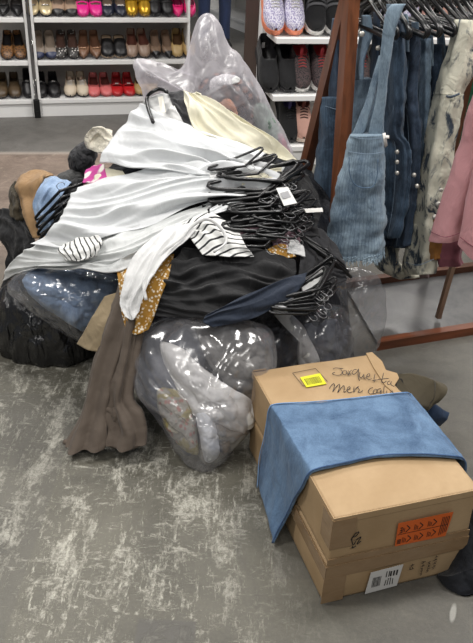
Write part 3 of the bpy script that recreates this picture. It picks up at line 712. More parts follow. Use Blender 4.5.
# denim garment over the box
M['denim_mid'] = denim('denim_mid_blue', '304a69', '65819f', 0, .44, 11)
rows = []
for (s, z, tb, tf, s2) in ((-.030, .015, .405, .195, -.058), (-.026, .05, .415, .205, -.040), (-.020, .10, .432, .205, -.02), (-.014, .17, .425, .185, -.014), (-.012, .235, .418, .155, -.012), (-.011, .286, .411, .142, -.004), (.004, .2975, .408, .140, .016), (.09, .295, .398, .146, .09), (.18, .297, .385, .147, .18), (.28, .296, .380, .128, .28), (.355, .294, .378, .104, .355), (.385, .286, .377, .095, .385), (.396, .255, .376, .092, .396), (.400, .2, .372, .095, .400)):
    rows.append([bl(s2+(s-s2)*k/4, tf+(tb-tf)*k/4, z) for k in range(5)])
dn = patch_mb(rows, 110, 60, (('v', 1.4, .0025, 1.2),), (.004, 9), .004, 3).build('denim_garment', M['denim_mid'], None); tag(dn, 'blue denim garment draped over the upper cardboard box', 'clothing')
mb = MB(); hem = [r[4]*.93+r[3]*.07 + (UP if i > 5 else -BU)*.004 for i, r in enumerate(rows)]
hem = [sample(hem, i/60) for i in range(61)]; mb.tube(hem, .0016, 6); part(mb, 'hem_stitch', denim('denim_thread', '5c81ae', '93b3d6'), dn)
mb = MB(); hem = [r[0]*.97+r[1]*.03 + (UP if i > 5 else -BU)*.003 for i, r in enumerate(rows)]
hem = [sample(hem, i/60) for i in range(61)]; mb.tube(hem, .0022, 6); part(mb, 'selvedge', denim('denim_edge', '2c4568', '4a6a94'), dn)
# olive and navy sleeves sticking out past the box side
def zt(px, py, z): return Z(px, py, z)
def sleeve(name, rings, mat, seed, label, category='clothing', lin=None):
    o = loft_mb(rings, 32, 30, (.004, 3), (.006, 10), seed, cap=False).build(name, mat, None); tag(o, label, category)
    if lin:
        q = loft_mb([(r[0].lerp(r[1], .12), r[1].lerp(r[0], .12), r[2]*.6) for r in rings[1:]], 32, 20, (.004, 3), (.006, 10), seed, cap=False); part(q, 'lining', lin, o)
    return o
M['olive'] = cloth('olive_canvas', '4d4534', cs=14); M['olive_dk'] = cloth('olive_lining', '231f1a')
sleeve('sleeve_garment', [(zt(372, 378, .27), zt(392, 408, .22), .02), (zt(395, 374, .27), zt(408, 406, .2), .05), (zt(420, 375, .25), zt(420, 408, .17), .06), (zt(447, 386, .22), zt(424, 409, .14), .05)], M['olive'], 4, 'dark olive garment with an open end sticking out behind the denim', 'clothing', M['olive_dk'])
M['navy_cloth'] = denim('navy_denim', '1b2b42', '2d4462', 0, .5)
sleeve('sleeve_garment', [(zt(400, 398, .16), zt(405, 425, .10), .03), (zt(425, 400, .15), zt(420, 424, .08), .04), (zt(449, 413, .10), zt(440, 425, .05), .035)], M['navy_cloth'], 6, 'navy sleeve poking out beneath the olive garment', 'clothing', M['olive_dk'])
M['black_denim'] = denim('black_denim', '0b0e15', '141a26', 0, .6)
o = inflate_mb([(470, 500), (486, 490), (530, 500), (540, 580), (510, 612), (480, 604), (456, 603), (446, 592), (436, 577), (448, 570), (458, 548), (464, 525)], 1.30, .7, .06, (.012, 9), 8, back=.03, ridge=(.010, 14, (1, .2, -.4))).build('denim_garment', M['black_denim'], None); tag(o, 'black denim garment heaped on the floor right of the boxes', 'clothing')

# ================================================================== CLOTHES RAIL (wooden A-frame)
RY = math.radians(20.3); RU = V3((math.cos(RY), math.sin(RY), 0)); RV = V3((-RU.y, RU.x, 0)); RO = V3((.524, 2.357, 0))
def rl(a, b, z): return RO + RU*a + RV*b + V3((0, 0, z))
rk = empty('clothes_rail', rl(0, .235, 0), RY, 'wooden A-frame clothes rail with low grey platform', 'clothes rail')
def beam(mb, a, b, w_, d_, ref=None):
    t = (b-a).normalized(); s = (ref or RU); s = (s - t*s.dot(t)).normalized(); q = t.cross(s)
    vs = [p + s*x*w_/2 + q*y*d_/2 for p in (a, b) for x, y in ((-1, -1), (1, -1), (1, 1), (-1, 1))]
    mb.add(vs, [(3, 2, 1, 0), (4, 5, 6, 7)]+[(i, (i+1) % 4, 4+(i+1) % 4, 4+i) for i in range(4)])
mb = MB(); beam(mb, Y(329, 356, 2.34)*1, Y(352, -14, 2.56), .040, .045); part(mb, 'leg', M['wood'], rk, False)
mb = MB(); beam(mb, Y(275, 290, 2.95), Y(351, -14, 2.60), .036, .045); part(mb, 'leg', M['wood'], rk, False)
mb = MB(); beam(mb, rl(1.55, 0, .0), rl(1.45, .22, 1.25), .04, .045); part(mb, 'leg', M['wood'], rk, False)
mb = MB(); beam(mb, rl(1.55, .47, .0), rl(1.45, .25, 1.25), .04, .045); part(mb, 'leg', M['wood'], rk, False)
mb = MB(); beam(mb, Y(424, 279, 2.99), Y(476, 38, 2.78), .026, .035); part(mb, 'post', M['wood'], rk, False)
f2 = Z(438, 318, .03); mb = MB(); beam(mb, f2, Y(461, 236, f2.y+.03), .018, .018); mb2 = mb; part(mb, 'strut', wood('pale_strut_wood', '5f4a3c', '7d6350', .4), rk, False)
mb = MB(); a, b = rl(-.13, .22, 1.245), rl(1.5, .235, 1.265); mb.tube([a, b], .014, 14); part(mb, 'rail', M['wood'], rk)
# platform
bt = NT('grey_platform_board'); co = bt.co(); n_ = bt.noise(co, 5, 5, .6, .8); bt.set(bt.mix(bt.mask(n_, .38, .62), srgb('3f3f40'), srgb('5b5a59')), .3); bt.bump(n_, .05, .003); M['board'] = bt.m
mb = MB(); vs = [rl(.02, .03, .016), rl(1.6, .03, .016), rl(1.6, .46, .016), rl(.10, .46, .016)]; mb.add(vs+[v-V3((0, 0, .012)) for v in vs], [(0, 1, 2, 3), (7, 6, 5, 4), (0, 4, 5, 1), (1, 5, 6, 2), (2, 6, 7, 3), (3, 7, 4, 0)]); part(mb, 'platform_board', M['board'], rk, False)
mb = MB(); a = [rl(0, 0, .0), rl(1.62, 0, 0), rl(1.62, .035, 0), rl(.035, .035, 0)]; b = [v+V3((0, 0, .036)) for v in a]; mb.add(a+b, [(3, 2, 1, 0), (4, 5, 6, 7)]+[(i, (i+1) % 4, 4+(i+1) % 4, 4+i) for i in range(4)]); part(mb, 'front_rail', M['wood_rail'], rk, False)
mb = MB(); a = [rl(.08, .45, .0), rl(1.62, .45, 0), rl(1.62, .485, 0), rl(.08, .485, 0)]; b = [v+V3((0, 0, .045)) for v in a]; mb.add(a+b, [(3, 2, 1, 0), (4, 5, 6, 7)]+[(i, (i+1) % 4, 4+(i+1) % 4, 4+i) for i in range(4)]); part(mb, 'rear_rail', wood('dark_rail_wood', '38200f', '5c331f', .5, 0, (2.5, 30, 30)), rk, False)

# ------------------------------------------------------------------ hangers
def hanger(name, mat_hook, wide=.19, black=M['black_plastic']):
    e = empty(name, (0, 0, 0)); mb = MB()
    arm = [(-wide, -.085), (-wide+.004, -.072), (-wide*.8, -.055), (-wide*.45, -.032), (-.03, -.012), (0, 0), (.03, -.012), (wide*.45, -.032), (wide*.8, -.055), (wide-.004, -.072), (wide, -.085), (wide-.008, -.094), (wide*.6, -.090), (0, -.088), (-wide*.6, -.090), (-wide+.008, -.094)]
    mb.tube([(x, y, 0) for x, y in arm], .0068, 8, closed=True); mb.build('frame', black, e)
    hk = MB(); pts = [(0, -.002, 0), (0, .03, 0)] + [(.018-.018*math.cos(a), .032+.02*math.sin(a)+.0, 0) for a in [i*PI*1.25/12 for i in range(13)]]
    hk.tube(pts, .0014, 7); hk.build('hook', mat_hook, e); return e
used_h = {}
def place_hanger(key, Mx, label, group):
    if key not in used_h:
        used_h[key] = hanger('clothes_hanger', M['steel'] if key != 'rail' else M['black_plastic'], .17 if key != 'rail' else .175); o = used_h[key]
    else: o = copy_tree(used_h[key])
    o.matrix_world = Mx; tag(o, label, 'hanger', group); return o
def frame(o, X, Yd):
    X = X.normalized(); Yd = (Yd - X*Yd.dot(X)).normalized(); Zd = X.cross(Yd)
    m_ = Matrix((X, Yd, Zd)).transposed().to_4x4(); m_.translation = o; return m_
nh = 24
for k in range(nh):
    # hook over the rail, one arm towards the viewer
    a = -.09 + k*.027 + rnd.uniform(-.006, .006)
    c = rl(a, .228, 1.19+.001*k)
    place_hanger('rail', frame(c, -RV + RU*rnd.uniform(-.15, .12)+V3((0, 0, rnd.uniform(-.02, .02))), V3((0, 0, 1))), 'black plastic hanger on the rail holding denim' , 'black hangers on the clothes rail')

# ------------------------------------------------------------------ garments on the rail
M['den_light'] = denim('light_denim_pinstripe', '3b5066', '93a6b3', 17, .44, 12)
M['den_fray'] = plain('frayed_denim', '9fb2bf', .95, var=.25, scale=200, bump=.6)
M['den_dark'] = denim('dark_denim', '121823', '44576e', 0, .46, 16)
M['den_navy'] = denim('navy_pinstripe_denim', '151f30', '4c6379', 14, .45, 16)
M['den_mid2'] = denim('worn_mid_denim', '25364a', '8298ab', 0, .43, 14)
def acid():
    t = NT('acid_wash_denim'); n = t.noise(t.co((1, 1, .6)), 13, 6, .65, 1.2); t.set(t.mix(t.mask(n, .40, .49), srgb('3f4a56'), srgb('d2cfbd')), .85); t.bump(t.noise(t.co(), 20, 4, .6, 1), .5, .012); return t.m
M['acid'] = acid()
M['pink'] = cloth('pink_corduroy', 'c08b8e', .9, .1); M['rose'] = cloth('dusty_rose', '7d4650', .9); M['mustard'] = cloth('mustard_cloth', '8a5a22', .9); M['green'] = cloth('green_cloth', '12583a', .85); M['mauve'] = cloth('mauve_cloth', '7d6a6a', .9)
def gar(name, rows, Yr, dY, T, mat, seed, label, fa=.006, fn=5, ragged=0, category='clothing', group=None, nu=46, crump=(.010, 9), Yl=None):
    rings = []
    for i, (y, xl, xr) in enumerate(rows): rings.append((Y(xl, y, Yr+dY), Y(xr, y, Yr), T if not isinstance(T, (list, tuple)) else T[i]))
    o = loft_mb(rings, 40, nu, (fa, fn), crump, seed, ragged=ragged).build(name, mat, None); tag(o, label, category, group); return o
def px_tube(pts, r, n=6, flat=1.0):
    mb = MB(); q = [V3(p) for p in pts]; mb.tube([sample(q, i/24) for i in range(25)], r, n, flat=flat); return mb
def strap(par, rows, Yr, dY, T, mat, seed, name='strap'):
    rings = [(Y(xl, y, Yr+dY), Y(xr, y, Yr), T) for (y, xl, xr) in rows]
    return part(loft_mb(rings, 12, 30, (0, 0), (.002, 12), seed, power=4), name, mat, par)
def seam(par, pts, mat, r=.0010, name='seam'): return part(px_tube(pts, r), name, mat, par)
M['thread'] = plain('pale_thread', '76889a', .9); M['button'] = plain('metal_button', 'b9b6ae', .35, .8); M['white_plastic'] = plain('white_plastic', 'dddbd6', .4)
def button(par, px, py, Yv, r=.008, name='button', mat=None):
    p = Y(px, py, Yv); d = (EYE-p).normalized(); mb = MB(); q = d.orthogonal().normalized()
    mb.tube([p-d*.004, p+d*.003, p+d*.0045], [r, r, r*.6], 14); part(mb, name, mat or M['button'], par)
GR = 'denim garments hanging on the wooden rail'
g0 = gar('denim_overalls', [(96, 325, 345), (130, 321, 349), (180, 316, 350), (215, 313, 350), (243, 312, 350)], 2.62, .1, .08, M['den_navy'], 11, 'dark navy denim overalls hanging behind the wooden legs', group=GR)
strap(g0, [(18, 333, 340), (60, 330, 338), (98, 329, 339)], 2.62, .05, .012, M['den_dark'], 2); strap(g0, [(18, 345, 350), (60, 343, 349), (98, 338, 346)], 2.64, .05, .012, M['den_dark'], 3)
seam(g0, [Y(325, 106, 2.64), Y(345, 112, 2.57)], M['thread'])
g1 = gar('denim_overalls', [(78, 352, 384), (105, 350, 384), (140, 348, 386), (220, 346, 386)], 2.52, .1, .06, M['den_mid2'], 12, 'worn mid blue overalls hanging behind the light frayed pair', group=GR)
strap(g1, [(15, 362, 370), (35, 360, 372), (60, 356, 364), (80, 354, 363)], 2.50, .06, .012, M['den_mid2'], 4); strap(g1, [(12, 374, 380), (50, 372, 379), (80, 370, 378)], 2.52, .06, .012, M['den_dark'], 5)
button(g1, 362, 34, 2.48, .009); button(g1, 378, 48, 2.48, .008)
# light overalls, turned towards the viewer
g2 = gar('denim_overalls', [(134, 350, 385), (142, 347, 386), (165, 341, 386), (195, 334, 386), (225, 329, 386), (246, 325, 385), (254, 324, 384)], 2.33, .05, [.05, .055, .08, .1, .115, .125, .13], M['den_light'], 13, 'light blue denim overalls with frayed hem, front of the rail', .006, 4, category='clothing', group=GR, crump=(.014, 10), nu=70)
strap(g2, [(140, 368, 386), (125, 370, 384), (100, 376, 386), (75, 379, 388), (50, 381, 392), (28, 383, 396), (12, 386, 402), (4, 392, 406)], 2.34, .02, .014, M['den_light'], 6)
strap(g2, [(140, 349, 362), (125, 356, 367), (100, 366, 374), (75, 374, 380), (55, 380, 385)], 2.37, .02, .012, M['den_light'], 7)
fr = MB(); hm = [g2.location + v.co for v in list(g2.data.vertices)[-40:]]
for k in range(420):
    p = sample_closed(hm, rnd.random()); p = p + V3((0, 0, rnd.uniform(-.004, .012))); q = p + V3((rnd.uniform(-.007, .007), rnd.uniform(-.008, .004), -rnd.uniform(.006, .022)))
    fr.tube([p+V3((0, -.001, .006)), p, q], [.0016, .0018, .0006], 4)
tag(part(fr, 'frayed_hem', M['den_fray'], g2, False), kind='stuff')
seam(g2, [Y(347, 151, 2.345), Y(357, 153, 2.295), Y(370, 154, 2.285), Y(385, 152, 2.30)], M['thread']); seam(g2, [Y(350, 137, 2.36), Y(366, 139, 2.30), Y(384, 138, 2.31)], M['thread'])
pk = [(349, 157), (350, 175), (357, 186), (372, 187), (377, 176), (378, 159)]
seam(g2, [Y(x, y, 2.275) for x, y in pk], denim('pocket_thread', '3e566f', '5f7890'), .0016, 'pocket_seam')
cl = MB(); cl.tube([Y(384, 133, 2.295), Y(385, 139, 2.29), Y(386, 146, 2.295)], .007, 8, flat=.5); cl.tube([Y(385, 137, 2.288), Y(389, 137, 2.288)], .006, 8, flat=.6); part(cl, 'clasp', M['white_plastic'], g2)
DD = [([(20, 386, 398), (45, 385, 402), (100, 384, 402), (132, 380, 400), (150, 378, 410), (200, 376, 408), (238, 374, 398)], 2.44, M['den_navy'], 'dark pinstriped overalls with brass buttons next to the frayed pair'),
      ([(30, 400, 414), (60, 399, 416), (100, 396, 415), (150, 396, 419), (200, 388, 414), (246, 382, 408)], 2.49, M['den_dark'], 'dark indigo jeans hanging second behind the frayed overalls'),
      ([(38, 411, 428), (80, 410, 428), (130, 406, 428), (180, 400, 426), (220, 392, 416), (248, 388, 408)], 2.53, M['den_mid2'], 'worn mid blue jeans hanging in the middle of the rail'),
      ([(44, 424, 441), (90, 420, 440), (140, 412, 434), (190, 408, 428), (232, 396, 420)], 2.57, M['den_dark'], 'dark jeans hanging directly left of the acid-washed overalls'),
      ([(46, 436, 452), (90, 430, 446), (140, 424, 440), (200, 412, 430)], 2.61, M['den_navy'], 'dark denim partly hidden behind the acid-washed overalls')]
for i, (rows, Yv, mt, lab) in enumerate(DD):
    g = gar('denim_overalls' if i == 0 else 'jeans', rows, Yv, .16, .05, mt, 20+i, lab, .010, 7, group=GR, crump=(.012, 12), nu=70)
    seam(g, [Y((r[1]*.45+r[2]*.55), r[0], Yv+.02) for r in rows], M['thread'], .001)
    strap(g, [(rows[0][0]-16, rows[0][1]+1, rows[0][1]+7), (rows[0][0], rows[0][1]+2, rows[0][1]+9), (rows[0][0]+22, rows[0][1]+2, rows[0][1]+9)], Yv-.005, .04, .01, M['den_light'] if i in (1, 3) else M['den_mid2'], i)
    if i == 0:
        for (x, y) in ((397, 152), (397, 162), (397, 173)): button(g, x, y, 2.405, .0075)
    if i == 1:
        for (x, y) in ((414, 175), (417, 186)): button(g, x, y, 2.455, .008)
ga = gar('denim_overalls', [(20, 464, 474), (55, 455, 468), (92, 442, 456), (96, 441, 456), (130, 435, 450), (170, 427, 444), (205, 419, 441), (235, 412, 440), (262, 404, 436), (274, 408, 432)], 2.42, .16, .085, M['acid'], 31, 'cream and grey acid-washed overalls on the rail', .009, 6, group=GR, crump=(.011, 11), nu=70)
button(ga, 438, 204, 2.37, .009); button(ga, 435, 217, 2.37, .009); button(ga, 441, 190, 2.39, .007)
seam(ga, [Y(404, 262, 2.50), Y(418, 265, 2.39), Y(434, 259, 2.38)], M['thread']); seam(ga, [Y(444, 94, 2.5), Y(450, 97, 2.395), Y(459, 94, 2.41)], denim('belt_dark', '2d3742', '5a6672'), .004, 'waistband')
gb = gar('denim_overalls', [(235, 384, 400), (255, 372, 398), (268, 378, 404), (277, 395, 420)], 2.62, .06, .06, M['acid'], 33, 'pale acid-washed leg hem hanging low behind the denim', .005, 4, group=GR)
gg = gar('shirt', [(60, 466, 492), (95, 460, 485), (130, 454, 480), (165, 450, 475), (200, 444, 470)], 2.90, .1, .05, M['green'], 34, 'green garment glimpsed between acid-washed denim and pink jacket', .008, 4)
GP = 'pink garments at the right end of the rail'
p1 = gar('pink_jacket', [(60, 486, 520), (110, 470, 500), (150, 458, 490), (195, 444, 474), (236, 431, 460), (240, 431, 460)], 2.26, .07, .07, M['pink'], 35, 'dusty pink corduroy jacket hanging at the right edge', .006, 3, crump=(.008, 7))
p2 = loft_mb([(Y(492, 60, 2.24), Y(540, 60, 2.2), .07), (Y(482, 120, 2.22), Y(530, 120, 2.2), .07), (Y(470, 180, 2.21), Y(520, 180, 2.18), .07), (Y(459, 238, 2.2), Y(500, 268, 2.16), .07), (Y(459, 243, 2.2), Y(500, 272, 2.16), .07)], 40, 40, (.006, 4), (.008, 7), 36); part(p2, 'front_panel', M['pink'], p1)
seam(p1, [Y(431, 232, 2.30), Y(445, 237, 2.21), Y(460, 233, 2.22)], M['rose'], .0016); seam(p1, [Y(460, 237, 2.17), Y(475, 248, 2.145), Y(495, 258, 2.13)], M['rose'], .0016)
gar('skirt', [(215, 434, 448), (240, 430, 444), (259, 428, 441)], 2.40, .05, .04, M['mustard'], 37, 'mustard brown garment hem below the pink jacket', .004, 3)
gar('skirt', [(215, 446, 470), (240, 441, 465), (258, 438, 462), (265, 440, 463)], 2.38, .06, .06, M['rose'], 38, 'dusky rose garment hem below the pink jacket', .006, 4)
gar('scarf', [(240, 424, 434), (262, 420, 430), (278, 419, 428)], 2.6, .03, .02, M['mauve'], 39, 'narrow mauve strip of cloth beside the acid-washed overalls', .003, 3)

# ================================================================== THE HEAP
def sm(a, b, x): x = min(max((x-a)/(b-a), 0), 1); return x*x*(3-2*x)
def heap(x, y):
    ry = .95 if y < 2.65 else .62
    r = math.hypot((x+.12)/.80, (y-2.65)/ry)
    h = .86*(1.078-.78*math.sqrt(r*r+.01))*(1-sm(.80, 1.12, r))
    r2 = math.hypot((x+.80)/.34, (y-2.85)/.40); h2 = .36*max(0, 1-r2*r2)
    return max(h, h2, 0)
def hit(px, py, lift=.02):
    d = ray(px, py); t = 1.2; best = None
    while t < 4.2:
        p = EYE+d*t; g = p.z-heap(p.x, p.y)-lift
        if g <= 0: return p
        if best is None or g < best[0]: best = (g, p)
        t += .006
    return best[1]
def grid(G, lift):
    out = []
    for i, r in enumerate(G):
        l = lift[i] if isinstance(lift, (list, tuple)) else lift
        out.append([hit(q[0], q[1], l + (q[2] if len(q) > 2 else 0)) for q in r])
    return out
def drape(name, G, lift, mat, label, nu=70, nv=70, folds=(), crump=(.006, 9), thick=.004, seed=0, edge=.01, category='clothing', group=None, kind=None):
    o = patch_mb(grid(G, lift), nu, nv, folds, crump, thick, seed, edge).build(name, mat, None); return tag(o, label, category, group, kind)
GC = 'clothes piled in the heap'
core = MB(); nx, ny = 90, 90; vs = []; fs = []
for i in range(ny+1):
    for j in range(nx+1):
        x, y = -.72+1.18*j/nx, 2.05+1.15*i/ny; h = (heap(x, y)-.02)*sm(2.28-.2*sm(-.35, -.05, x), 2.46-.2*sm(-.35, -.05, x), y)*sm(-.72, -.55, x)*sm(.46, .34, x)*sm(3.2, 3.0, y)
        q = V3((x, y, 0)); d = (noise.turbulence(q*7, 4, True)-.5)*.05*sm(0, .1, h)
        vs.append(V3((x, y, max(.002, h-.035+d) if h > .03 else .0015)))
for i in range(ny):
    for j in range(nx):
        a = i*(nx+1)+j
        if max(vs[k].z for k in (a, a+1, a+nx+1, a+nx+2)) > .02: fs.append((a, a+1, a+nx+2, a+nx+1))
core.add(vs, fs)
t = NT('mixed_dark_clothes'); v = t.add('ShaderNodeTexVoronoi'); t.L(t.co(), v.inputs[0]); v.inputs['Scale'].default_value = 6
t.set(t.ramp(t.math('ADD', t.math('MULTIPLY', v.outputs['Distance'], .6), t.math('MULTIPLY', t.noise(t.co(), 5, 3), .6)), [(0, srgb('121214')), (.5, srgb('1a1b20')), (.62, srgb('2a2b30')), (.75, srgb('18202e')), (1, srgb('3a3836'))]), .9); t.bump(t.noise(t.co(), 14, 5, .6, 1.5), .8, .03)
tag(core.build('clothes_heap', t.m, None), 'dark jumbled clothes packed inside the heap under the white garments', 'clothes pile', kind='stuff')

def satin(name, col, rough=.5, sh=.2):
    t = NT(name); c = srgb(col); t.set(t.mix(t.noise(t.co(), 5, 3), mul(c, .96), mul(c, 1.03)), rough, Sheen_Weight=sh)
    b = t.bump(t.noise(t.co((1, .5, 1), (.2, .1, .5)), 15, 3, .5, 1.4), .35, .012); t.bump(t.noise(t.co(), 300, 2), .08, .001, b); return t.m
M['white_satin'] = satin('white_satin', 'd4d6d7', .45); M['white_cotton'] = satin('white_cotton', 'd0d0cf', .8); M['grey_white'] = satin('grey_white_satin', 'c2c4c3', .42)
M['ivory'] = satin('ivory_cloth', 'd2cdb6', .6); M['knit'] = cloth('cream_knit', 'd6d0c0', .95, weave=1.0, crease=.8, cs=60)
M['black'] = cloth('black_cloth', '121214', .8, .2, crease=.6); M['charcoal'] = cloth('charcoal_cloth', '28282b', .85); M['navy'] = cloth('navy_cloth', '182334', .8)
M['taupe'] = cloth('taupe_jersey', '574c42', .8, .08, crease=.5, cs=12); M['brown_grey'] = cloth('brown_grey_cloth', '5d524b', .7); M['tan'] = cloth('tan_cloth', '947550', .8); M['beige'] = cloth('beige_cloth', '8d7d62', .85)
M['olive_cloth'] = cloth('olive_cloth', '3b3323', .8); M['grey_cloth'] = cloth('grey_cloth', '4c4c4c', .85); M['pinkc'] = cloth('bright_pink_cloth', 'c8559a', .7); M['mauvep'] = cloth('mauve_print', '9c7d86', .8)
def stripes(name, scale=9, dirn='X', rot=0):
    t = NT(name); w = t.add('ShaderNodeTexWave', wave_type='BANDS', bands_direction=dirn); t.L(t.co(kind='UV', rot=(0, 0, rot)), w.inputs[0]); w.inputs['Scale'].default_value = scale; w.inputs['Distortion'].default_value = .6
    t.set(t.mix(t.mask(w.outputs['Fac'], .80, .88), srgb('dadad7'), srgb('1b1c20')), .8); t.bump(t.noise(t.co(), 25, 3), .3, .01); return t.m
def floral(name, base, dot, scale=55, lo=.22, hi=.36, third=None):
    t = NT(name); v = t.add('ShaderNodeTexVoronoi'); t.L(t.co(), v.inputs[0]); v.inputs['Scale'].default_value = scale
    n = t.noise(t.co(), scale*1.5, 3, .6, 1); f = t.math('ADD', v.outputs['Distance'], t.math('MULTIPLY', n, .25))
    c = t.mix(t.mask(f, lo+.12, hi+.12), srgb(dot), srgb(base))
    if third: c = t.mix(t.mask(t.noise(t.co(), scale*.35, 2), .55, .6), c, srgb(third))
    t.set(c, .75); t.bump(t.noise(t.co(), 22, 3), .4, .012); return t.m
M['must_floral'] = floral('mustard_floral', '9a7024', 'ded6c4', 105, .28, .42)
# white garments
drape('white_blouse', [[(140, 107), (165, 116), (195, 127), (228, 142), (266, 153)], [(124, 122), (155, 131), (190, 141), (222, 151), (258, 160)], [(108, 142), (140, 147), (178, 155), (212, 160), (248, 165)], [(99, 160), (125, 166), (165, 170), (202, 171), (240, 170)]],
      [.05, .075, .08, .075], M['white_satin'], 'white satin blouse spread over the very top of the heap', 90, 110, (('v', 2.8, .028, .9), ('v', 7, .006, 1.2), ('e', 3, .008, 1.2)), (.004, 5), .004, 41, .015, group=GC)
drape('white_dress', [[(82, 184), (112, 176), (150, 168), (195, 162), (250, 160), (285, 166)], [(73, 194), (106, 190), (145, 181), (192, 172), (245, 169), (282, 174)], [(62, 212), (98, 206), (140, 195), (190, 182), (240, 178), (280, 182)], [(48, 229), (90, 225), (135, 211), (185, 196), (230, 189), (268, 192)], [(31, 244), (72, 246), (125, 232), (175, 212), (215, 202), (252, 200)]],
      [.045, .08, .085, .08, .06], M['white_satin'], 'long white dress sweeping left from the black hanger stack', 110, 140, (('v', 3.3, .030, .8), ('v', 8, .007, 1.4), ('e', 2.5, .010, 1)), (.004, 5), .004, 42, .012, group=GC)
drape('white_skirt', [[(36, 243), (82, 240), (132, 226), (180, 210), (218, 200)], [(20, 254), (72, 254), (125, 242), (172, 222), (208, 206)], [(8, 266), (50, 263), (115, 258), (158, 238), (205, 214)], [(0, 281), (30, 268), (75, 269), (118, 270), (158, 246), (206, 222)][0:6:1][:5]],
      [.05, .075, .085, .08], M['grey_white'], 'pale grey-white satin garment hanging over the black bag at left', 80, 110, (('v', 2.0, .018, .9), ('v', 5, .005, 1), ('e', 2.5, .008, 1)), (.004, 5), .004, 43, .008, group=GC)
drape('striped_top', [[(62, 244), (80, 238), (99, 236)], [(57, 251), (80, 249), (102, 245)], [(64, 262), (80, 262), (97, 257)]], [.10, .125, .11], stripes('striped_cloth_left', 2.4, 'X', .2), 'crumpled black and white striped cloth lying on the pale satin at left', 50, 60, (('v', 2, .006, 1),), (.012, 14), .004, 44, .01, group=GC)
drape('pink_garment', [[(86, 170), (95, 165), (104, 164)], [(82, 182), (94, 182), (106, 178)]], [.03, .04], floral('pink_print', 'b83c8a', 'e3dcd6', 18, .3, .45), 'bright pink patterned cloth glimpsed in a gap between white garments', 24, 24, (), (.008, 12), .004, 45, 0, group=GC)
drape('beige_garment', [[(96, 168), (108, 168), (122, 170)], [(94, 186), (112, 182), (126, 176)]], [.028, .035], M['ivory'], 'cream cloth beside the pink print in the gap of the white garments', 24, 24, (), (.008, 12), .004, 46, 0, group=GC)
drape('ivory_skirt', [[(183, 90), (189, 91), (196, 94)], [(185, 104), (206, 105), (226, 108)], [(190, 120), (222, 121), (255, 126)], [(200, 134), (240, 138), (284, 146)], [(222, 145), (255, 152), (300, 162)]], [.04, .065, .06, .05, .04], M['ivory'], 'ivory cream garment peaking above the white blouse', 70, 70, (('u', 2.0, .026, .6), ('u', 5, .007, .6)), (.004, 6), .004, 47, .006, group=GC)
drape('white_shirt', [[(146, 99), (160, 93), (171, 94)], [(138, 110), (158, 108), (176, 110)], [(148, 122), (168, 124), (186, 128)]], [.02, .035, .03], M['white_cotton'], 'small white shirt on a black hanger at the back of the heap', 40, 40, (('v', 2, .006, 1),), (.006, 9), .004, 48, .006, group=GC)
drape('black_garment', [[(167, 92), (176, 91), (184, 91)], [(172, 104), (181, 106), (190, 108)], [(178, 120), (189, 124), (200, 127)]], [.03, .03, .02], M['charcoal'], 'black strappy garment between white shirt and ivory cloth', 40, 40, (('v', 3, .010, 1),), (.008, 14), .004, 49, .006, group=GC)
mb = MB(); mb.tube([sample([hit(x, y, .07) for x, y in ((153, 122), (148, 108), (147, 98), (152, 92), (160, 89), (167, 92))], i/20) for i in range(21)], .0065, 8)
tag(mb.build('clothes_hanger', M['black_plastic'], None), 'curved black hanger shoulder at the back of the heap', 'hanger')
mb = MB(); cs = [hit(x, y, .075) for x, y in ((158, 97), (163, 96), (166, 112), (161, 113))]; quad(mb, cs, -fw, .001); o = mb.build('price_tag', plain('tag_card', 'd8d4c8', .6), None, False); tag(o, 'narrow cream tag on the black strappy garment', 'tag')
drape('cream_knit', [[(92, 128), (102, 128), (113, 131)], [(84, 138), (99, 140), (112, 140)], [(86, 148), (98, 152), (108, 150)]], [.03, .05, .04], M['knit'], 'cream knitted garment poking out left of the white blouse', 40, 40, (('v', 2, .006, 1),), (.006, 12), .008, 50, .004, group=GC)
# blouse and floral dress at the front
drape('floral_dress', [[(116, 268), (140, 262), (174, 254)], [(118, 288), (142, 288), (168, 280)], [(120, 310), (140, 312), (158, 306)], [(126, 328), (136, 335), (148, 330)]], [.08, .095, .095, .09], M['must_floral'], 'mustard yellow floral garment hanging down the front of the heap', 60, 50, (('u', 2.2, .012, .8),), (.005, 9), .004, 51, .006, group=GC)
drape('white_blouse', [[(168, 224), (184, 222), (202, 218)], [(150, 239), (168, 242), (188, 238)], [(134, 258), (150, 262), (168, 256)], [(123, 284), (136, 288), (152, 276)], [(119, 302), (130, 306), (144, 298)], [(126, 318), (133, 321), (141, 311)]], [.10, .125, .135, .14, .14, .13], M['white_cotton'], 'white ruffled blouse hanging in front of the mustard floral garment', 90, 60, (('u', 2.2, .010, .9), ('u', 5, .005, 1)), (.006, 10), .004, 52, .012, group=GC)
drape('striped_top', [[(184, 222), (208, 214), (240, 232)], [(190, 236), (214, 234), (246, 246)], [(202, 254), (226, 257), (254, 256)]], [.09, .115, .10], stripes('striped_cloth', 2.3, 'Y', .5), 'white top with thin black stripes on the black clothes mid heap', 60, 60, (('u', 2.5, .010, .8),), (.008, 10), .004, 53, .01, group=GC)
mb = MB(); mb.tube([sample([hit(x, y, .13) for x, y in ((146, 300), (144, 285), (150, 268), (165, 250), (180, 240), (192, 226), (207, 219), (221, 228), (226, 242), (214, 252))], i/40) for i in range(41)], .006, 8, flat=.6)
tag(mb.build('shoulder_strap', M['white_cotton'], None), 'white fabric strap looping across the striped top', 'strap')
